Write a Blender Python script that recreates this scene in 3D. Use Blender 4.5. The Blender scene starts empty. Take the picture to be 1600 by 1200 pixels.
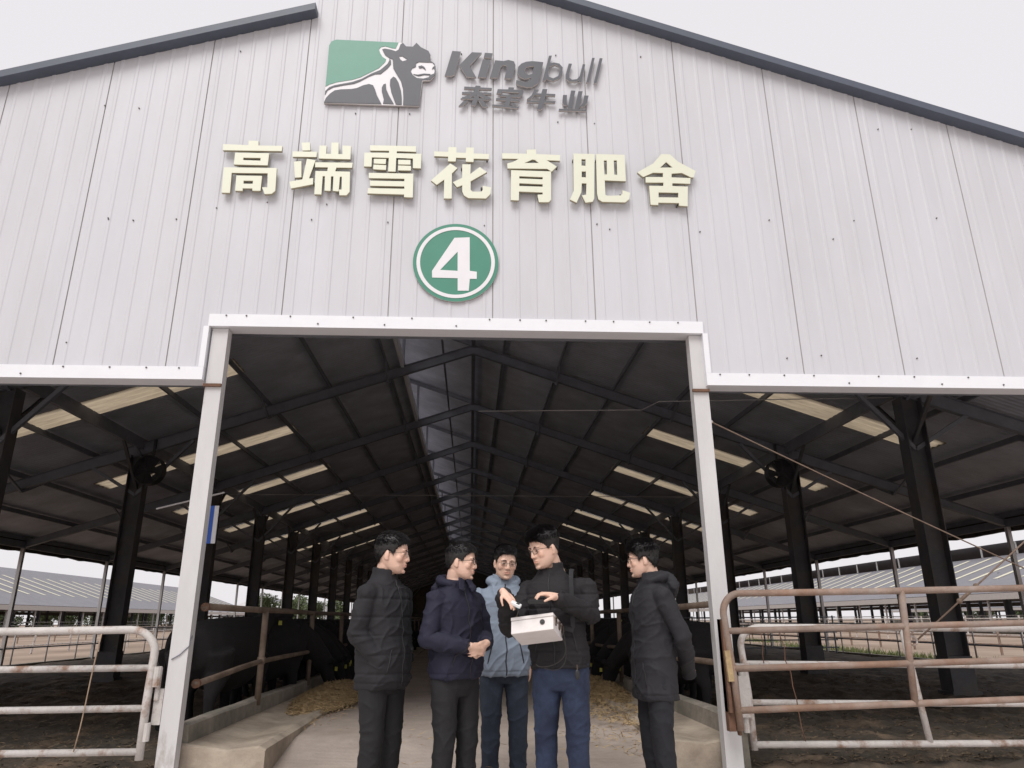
import bpy, bmesh, math, random
import numpy as np
from mathutils import Vector, Matrix, Quaternion, noise
random.seed(7); np.random.seed(7)
R = math.radians
scene = bpy.context.scene
COL = scene.collection

# ------------------------------------------------------------------ camera, sky, sun, exposure
cam = bpy.data.cameras.new('camera'); cam.lens = 25.348; cam.sensor_width = 36; cam.sensor_fit = 'HORIZONTAL'
cam.clip_end = 2000; cam.clip_start = .05
cam_o = bpy.data.objects.new('camera', cam); COL.objects.link(cam_o)
cam_o.matrix_world = Matrix(((0.99848239, -0.01128674, -0.053903, 0), (-0.05473454, -0.31156583, -0.94864686, 0),
                             (-0.00608721, 0.95015754, -0.31171077, 1.2), (0, 0, 0, 1)))
# rows are world axes seen from the camera; blender wants the camera axes as columns in world space
scene.camera = cam_o

world = bpy.data.worlds.new('World'); scene.world = world; world.use_nodes = True
wn = world.node_tree; bg = wn.nodes['Background']
sky = wn.nodes.new('ShaderNodeTexSky'); sky.sky_type = 'NISHITA'; sky.sun_disc = False
SUN_EL, SUN_AZ = R(52), R(200)          # azimuth measured clockwise from +Y
sky.sun_elevation = SUN_EL; sky.sun_rotation = SUN_AZ; sky.air_density = 1.0; sky.dust_density = 4.0; sky.ozone_density = .5
mx = wn.nodes.new('ShaderNodeMix'); mx.data_type = 'RGBA'; mx.inputs[0].default_value = .90
mx.inputs[7].default_value = (8.6, 8.3, 8.55, 1)      # even cloud cover over the clear sky
wn.links.new(sky.outputs[0], mx.inputs[6]); wn.links.new(mx.outputs[2], bg.inputs[0])
bg.inputs[1].default_value = .087
sl = bpy.data.lights.new('sun', 'SUN'); sl.energy = 1.75; sl.angle = R(35); sl.color = (1, .975, .95)
sun_o = bpy.data.objects.new('sun', sl); COL.objects.link(sun_o)
d = Vector((math.sin(SUN_AZ) * math.cos(SUN_EL), math.cos(SUN_AZ) * math.cos(SUN_EL), math.sin(SUN_EL)))
sun_o.rotation_euler = d.to_track_quat('Z', 'Y').to_euler()
sun_o.location = (0, -20, 30)
scene.view_settings.view_transform = 'Standard'; scene.view_settings.look = 'None'
scene.view_settings.exposure = .30; scene.view_settings.gamma = 1

# ------------------------------------------------------------------ materials
def mat(name, col, rough=.7, var=.15, scale=6, bump=0, bscale=None, metal=0, col2=None, amt=.5, contrast=.15, wave=None, stretch=(1, 1, 1), trans=0, sheen=0):
    """Principled surface with object-space noise tone, optional second colour in patches, optional ribs."""
    m = bpy.data.materials.new(name); m.use_nodes = True
    n = m.node_tree.nodes; l = m.node_tree.links; p = n['Principled BSDF']
    p.inputs['Roughness'].default_value = rough; p.inputs['Metallic'].default_value = metal
    if sheen: p.inputs['Sheen Weight'].default_value = sheen
    tc = n.new('ShaderNodeTexCoord'); mp = n.new('ShaderNodeMapping'); mp.inputs['Scale'].default_value = stretch
    l.new(tc.outputs['Object'], mp.inputs[0])
    nz = n.new('ShaderNodeTexNoise'); nz.inputs['Scale'].default_value = scale; nz.inputs['Detail'].default_value = 8; nz.inputs['Roughness'].default_value = .65
    l.new(mp.outputs[0], nz.inputs[0])
    mr = n.new('ShaderNodeMapRange'); mr.inputs[1].default_value = .25; mr.inputs[2].default_value = .75
    mr.inputs[3].default_value = 1 - var; mr.inputs[4].default_value = 1 + var
    l.new(nz.outputs[0], mr.inputs[0])
    base = n.new('ShaderNodeRGB'); base.outputs[0].default_value = (*col, 1); out = base.outputs[0]
    if col2:
        n2 = n.new('ShaderNodeTexNoise'); n2.inputs['Scale'].default_value = scale * .55; n2.inputs['Detail'].default_value = 9; n2.inputs['Roughness'].default_value = .7
        l.new(mp.outputs[0], n2.inputs[0])
        r2 = n.new('ShaderNodeMapRange'); r2.inputs[1].default_value = amt - contrast * .5; r2.inputs[2].default_value = amt + contrast * .5
        l.new(n2.outputs[0], r2.inputs[0])
        mm = n.new('ShaderNodeMix'); mm.data_type = 'RGBA'; mm.inputs[7].default_value = (*col2, 1)
        l.new(r2.outputs[0], mm.inputs[0]); l.new(out, mm.inputs[6]); out = mm.outputs[2]
    mu = n.new('ShaderNodeVectorMath'); mu.operation = 'SCALE'
    l.new(out, mu.inputs[0]); l.new(mr.outputs[0], mu.inputs['Scale']); l.new(mu.outputs[0], p.inputs['Base Color'])
    h = None
    if bump:
        nb = n.new('ShaderNodeTexNoise'); nb.inputs['Scale'].default_value = bscale or scale * 4; nb.inputs['Detail'].default_value = 6
        l.new(mp.outputs[0], nb.inputs[0]); h = nb.outputs[0]
        if wave:
            wv = n.new('ShaderNodeTexWave'); wv.bands_direction = wave[0]; wv.inputs['Scale'].default_value = wave[1]
            l.new(tc.outputs['Object'], wv.inputs[0])
            ad = n.new('ShaderNodeMath'); ad.operation = 'MULTIPLY_ADD'; ad.inputs[1].default_value = wave[2]
            l.new(wv.outputs['Fac'], ad.inputs[0]); l.new(h, ad.inputs[2]); h = ad.outputs[0]
        b = n.new('ShaderNodeBump'); b.inputs['Strength'].default_value = bump; b.inputs['Distance'].default_value = .02
        l.new(h, b.inputs['Height']); l.new(b.outputs[0], p.inputs['Normal'])
    if trans:
        t = n.new('ShaderNodeBsdfTranslucent'); l.new(mu.outputs[0], t.inputs[0])
        ms = n.new('ShaderNodeMixShader'); ms.inputs[0].default_value = trans
        l.new(p.outputs[0], ms.inputs[1]); l.new(t.outputs[0], ms.inputs[2]); l.new(ms.outputs[0], n['Material Output'].inputs[0])
    return m

RUST = (.15, .08, .05); WHITE = (.74, .72, .71)
M = dict(
    wall=mat('gable_sheet', (.565, .57, .60), .5, .05, 2.5, .10, 3, col2=(.535, .535, .56), amt=.55, contrast=.3, stretch=(1, 1, .25)),
    seam=mat('seam_dark', (.50, .49, .49), .8, .1),
    fascia=mat('white_flashing', (.76, .77, .80), .45, .03, 5, .05, 4),
    screw=mat('screw_grey', (.09, .085, .08), .6, .1),
    rake=mat('rake_trim', (.075, .09, .12), .5, .12, 6),
    roof=mat('roof_sheet', (.53, .55, .62), .75, .2, 1.4, .3, 3, col2=(.36, .37, .42), amt=.5, contrast=.4, wave=('Y', 2.6, 1.2)),
    roof_top=mat('neighbour_roof', (.19, .185, .205), .6, .12, .6, .5, 3, wave=('Y', 1.4, 3)),
    skylight=mat('fibreglass_skylight', (.31, .255, .18), .6, .4, 1.2, .15, 4, trans=.85, stretch=(1, 4, 1)),
    strip=mat('pale_roof_strip', (.62, .60, .46), .6, .1, 2),
    column=mat('column_steel', (.062, .062, .07), .65, .3, 3, .1, 20, col2=(.09, .075, .06), amt=.58, contrast=.25),
    steel=mat('dark_steel', (.15, .157, .18), .6, .25, 3, .1, 20),
    steel_lit=mat('lit_steel', (.17, .17, .18), .55, .2, 3, .1, 20),  # lighter copy of the steel, for the purlin lit at the ridge gap
    white_post=mat('white_painted_steel', (.57, .565, .565), .6, .07, 5, .1, 30, col2=(.36, .33, .30), amt=.60, contrast=.10, stretch=(1, 1, .35)),
    galv=mat('galvanised_post', (.42, .41, .41), .5, .15, 4, .1, 30, col2=(.26, .2, .16), amt=.62, contrast=.2, stretch=(1, 1, .3)),
    rusty=mat('rusted_pipe', (.235, .145, .10), .8, .28, 5, .25, 60, col2=(.30, .245, .215), amt=.53, contrast=.3),
    flaking=mat('flaking_white_pipe', (.53, .50, .475), .6, .14, 9, .2, 60, col2=(.26, .165, .115), amt=.575, contrast=.14),
    fence_brown=mat('brown_fence_pipe', (.20, .15, .115), .75, .25, 5, .25, 60, col2=(.12, .085, .06), amt=.5, contrast=.2),
    rust=mat('rust', RUST, .85, .3, 9, .3, 60, col2=(.10, .05, .03), amt=.55, contrast=.2),
    concrete=mat('trough_concrete', (.43, .365, .29), .9, .2, 3, .35, 25, col2=(.25, .205, .16), amt=.50, contrast=.25),
    curb=mat('stained_curb', (.33, .29, .245), .9, .2, 3, .35, 25, col2=(.17, .16, .13), amt=.49, contrast=.25),
    floor=mat('alley_concrete', (.45, .38, .33), .85, .2, 1.5, .35, 30, wave=('Y', 9, .5), col2=(.31, .26, .22), amt=.52, contrast=.3),
    manure=mat('manure_bedding', (.055, .044, .032), .9, .6, 2.2, 1.0, 14, col2=(.15, .105, .07), amt=.57, contrast=.16),
    bounce_apron=mat('bounce_concrete', (.70, .64, .61), .9, .15, 1.2, .4, 25, col2=(.46, .40, .36), amt=.55, contrast=.3),
    earth=mat('paddock_earth', (.33, .25, .19), .95, .3, .25, .5, 2, col2=(.23, .165, .12), amt=.5, contrast=.25),
    grass=mat('grass', (.11, .17, .05), .9, .4, 5, col2=(.17, .17, .07), amt=.5),
    litter=mat('bedding_litter', (.15, .11, .07), .95, .5, 12),
    straw=mat('straw', (.40, .29, .155), .8, .35, 12, .3, 60),
    cow=mat('black_coat', (.010, .009, .009), .95, .3, 8, .3, 60),
    tag=mat('yellow_tag', (.42, .40, .08), .7, .1),
    cream=mat('cream_acrylic', (.69, .71, .575), .4, .02, 5),
    letter_side=mat('letter_return', (.40, .36, .25), .6, .1),
    disc_green=mat('disc_green', (.052, .225, .155), .45, .06, 6),
    sign_green=mat('sign_green', (.10, .275, .205), .45, .05, 6),
    sign_white=mat('sign_white', (.72, .71, .73), .45, .03, 6),
    sign_grey=mat('sign_grey', (.078, .082, .095), .5, .06, 6),
    plate_edge=mat('pvc_edge', (.45, .42, .40), .6, .1),
    blue=mat('banner_blue', (.02, .09, .42), .6, .1),
    banner=mat('banner_white', (.62, .62, .64), .7, .05),
    leaf=mat('leaf', (.055, .085, .035), .8, .5, 3, col2=(.1, .12, .05), amt=.5, contrast=.3),
    bark=mat('bark', (.10, .075, .055), .9, .3, 8),
    cable=mat('old_cable', (.17, .12, .09), .9, .3, 20),
    rope=mat('frayed_rope', (.33, .24, .17), .9, .3, 20),
    curtain_dark_end=mat('tarpaulin_and_dark_end', (.045, .04, .034), .9, .45, 3, .5, 8, col2=(.09, .075, .05), amt=.62, contrast=.15),  # tarpaulin, also blackens the added end wall
    fan=mat('fan_black', (.03, .03, .033), .5, .2),
)

# ------------------------------------------------------------------ mesh helpers
class MB:
    def __init__(s): s.v = []; s.f = []; s.mi = []; s.k = 0
    def add(s, vs, fs, k=None):
        b = len(s.v); s.v += [tuple(map(float, p)) for p in vs]
        s.f += [tuple(i + b for i in f) for f in fs]; s.mi += [s.k if k is None else k] * len(fs)
    def box(s, x0, x1, y0, y1, z0, z1, k=None):
        s.add([(x0, y0, z0), (x1, y0, z0), (x1, y1, z0), (x0, y1, z0), (x0, y0, z1), (x1, y0, z1), (x1, y1, z1), (x0, y1, z1)],
              [(3, 2, 1, 0), (4, 5, 6, 7), (0, 1, 5, 4), (1, 2, 6, 5), (2, 3, 7, 6), (3, 0, 4, 7)], k)
    def beam(s, a, b, w, h, up=(0, 0, 1), k=None):
        a = Vector(a); b = Vector(b); t = (b - a).normalized(); u = Vector(up)
        if abs(t.dot(u)) > .99: u = Vector((0, 1, 0))
        sd = t.cross(u).normalized(); u = sd.cross(t).normalized()
        vs = []
        for c in (a, b):
            for i, j in ((-1, -1), (1, -1), (1, 1), (-1, 1)): vs.append(c + sd * (w / 2 * i) + u * (h / 2 * j))
        s.add(vs, [(3, 2, 1, 0), (4, 5, 6, 7), (0, 1, 5, 4), (1, 2, 6, 5), (2, 3, 7, 6), (3, 0, 4, 7)], k)
    def tube(s, pts, r, n=10, k=None, cap=True):
        pts = [Vector(p) for p in pts]; rs = r if hasattr(r, '__len__') else [r] * len(pts)
        vs = []; fs = []; ref = None
        for i, p in enumerate(pts):
            t = (pts[min(i + 1, len(pts) - 1)] - pts[max(i - 1, 0)]).normalized()
            if ref is None: ref = t.orthogonal().normalized()
            ref = (ref - t * ref.dot(t)).normalized(); b = t.cross(ref)
            rx, ry = rs[i] if hasattr(rs[i], '__len__') else (rs[i], rs[i])
            for j in range(n):
                a = 2 * math.pi * j / n; vs.append(p + ref * (math.cos(a) * rx) + b * (math.sin(a) * ry))
        for i in range(len(pts) - 1):
            for j in range(n):
                fs.append((i * n + j, i * n + (j + 1) % n, (i + 1) * n + (j + 1) % n, (i + 1) * n + j))
        if cap: fs.append(tuple(range(n - 1, -1, -1))); fs.append(tuple(range((len(pts) - 1) * n, len(pts) * n)))
        s.add(vs, fs, k)
    def ell(s, c, rad, rot=None, nu=14, nv=9, k=None):
        vs = []; c = Vector(c)
        q = rot or Matrix.Identity(3)
        vs.append(c + q @ Vector((0, 0, -rad[2])))
        for i in range(1, nv):
            a = -math.pi / 2 + math.pi * i / nv
            for j in range(nu):
                b = 2 * math.pi * j / nu
                vs.append(c + q @ Vector((rad[0] * math.cos(a) * math.cos(b), rad[1] * math.cos(a) * math.sin(b), rad[2] * math.sin(a))))
        vs.append(c + q @ Vector((0, 0, rad[2]))); top = len(vs) - 1; fs = []
        for j in range(nu): fs.append((0, 1 + (j + 1) % nu, 1 + j))
        for i in range(nv - 2):
            for j in range(nu): fs.append((1 + i * nu + j, 1 + i * nu + (j + 1) % nu, 1 + (i + 1) * nu + (j + 1) % nu, 1 + (i + 1) * nu + j))
        for j in range(nu): fs.append((top, 1 + (nv - 2) * nu + j, 1 + (nv - 2) * nu + (j + 1) % nu))
        s.add(vs, fs, k)
    def loft(s, rings, k=None):
        n = len(rings[0]); vs = [p for r_ in rings for p in r_]; fs = []
        for i in range(len(rings) - 1):
            for j in range(n): fs.append((i * n + j, i * n + (j + 1) % n, (i + 1) * n + (j + 1) % n, (i + 1) * n + j))
        fs.append(tuple(range(n - 1, -1, -1))); fs.append(tuple(range((len(rings) - 1) * n, len(rings) * n)))
        s.add(vs, fs, k)
    def mesh(s, name):
        me = bpy.data.meshes.new(name); me.from_pydata(s.v, [], s.f); me.polygons.foreach_set('material_index', s.mi); me.update(); return me
    def build(s, name, m, parent=None, smooth=False, fix=False):
        me = s.mesh(name)
        if fix:
            b = bmesh.new(); b.from_mesh(me); bmesh.ops.recalc_face_normals(b, faces=b.faces); b.to_mesh(me); b.free()
        for x in (m if isinstance(m, (list, tuple)) else [m]): me.materials.append(x)
        if smooth: me.polygons.foreach_set('use_smooth', [True] * len(me.polygons))
        o = bpy.data.objects.new(name, me); COL.objects.link(o)
        if parent: o.parent = parent
        return o

def tag(o, label=None, cat=None, group=None, kind=None):
    for k, v in (('label', label), ('category', cat), ('group', group), ('kind', kind)):
        if v: o[k] = v
    return o
def thing(name, label, cat, loc=(0, 0, 0), rz=0, group=None):
    o = bpy.data.objects.new(name, None); COL.objects.link(o); o.location = loc; o.rotation_euler = (0, 0, rz); o.empty_display_size = .2
    return tag(o, label, cat, group)
def kids(o): return [c for c in bpy.data.objects if c.parent == o]
def copy_tree(o, parent=None):
    c = o.copy(); COL.objects.link(c); c.parent = parent
    for ch in kids(o): copy_tree(ch, c)
    return c
def curve_mesh(name, polys, y_front, depth, m, parent=None, side=None):
    """Flat closed outlines (x,z), inner outlines are holes, standing as a plate between y_front and y_front+depth."""
    cu = bpy.data.curves.new(name, 'CURVE'); cu.dimensions = '2D'; cu.fill_mode = 'BOTH'; cu.extrude = depth / 2
    for p in polys:
        sp = cu.splines.new('POLY'); sp.points.add(len(p) - 1); sp.use_cyclic_u = True
        for q, (x, z) in zip(sp.points, p): q.co = (x, z, 0, 1)
    t = bpy.data.objects.new('tmp', cu); COL.objects.link(t)
    dg = bpy.context.evaluated_depsgraph_get(); me = bpy.data.meshes.new_from_object(t.evaluated_get(dg))
    bpy.data.objects.remove(t); bpy.data.curves.remove(cu)
    me.transform(Matrix(((1, 0, 0, 0), (0, 0, -1, y_front + depth / 2), (0, 1, 0, 0), (0, 0, 0, 1))))
    b = bmesh.new(); b.from_mesh(me); bmesh.ops.remove_doubles(b, verts=b.verts, dist=1e-5); bmesh.ops.recalc_face_normals(b, faces=b.faces); b.to_mesh(me); b.free()
    me.materials.clear(); me.materials.append(m)
    if side:
        me.materials.append(side)
        for f in me.polygons: f.material_index = 1 if abs(f.normal.y) < .7 else 0
    me.name = name
    o = bpy.data.objects.new(name, me); COL.objects.link(o); o.parent = parent
    return o
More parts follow.
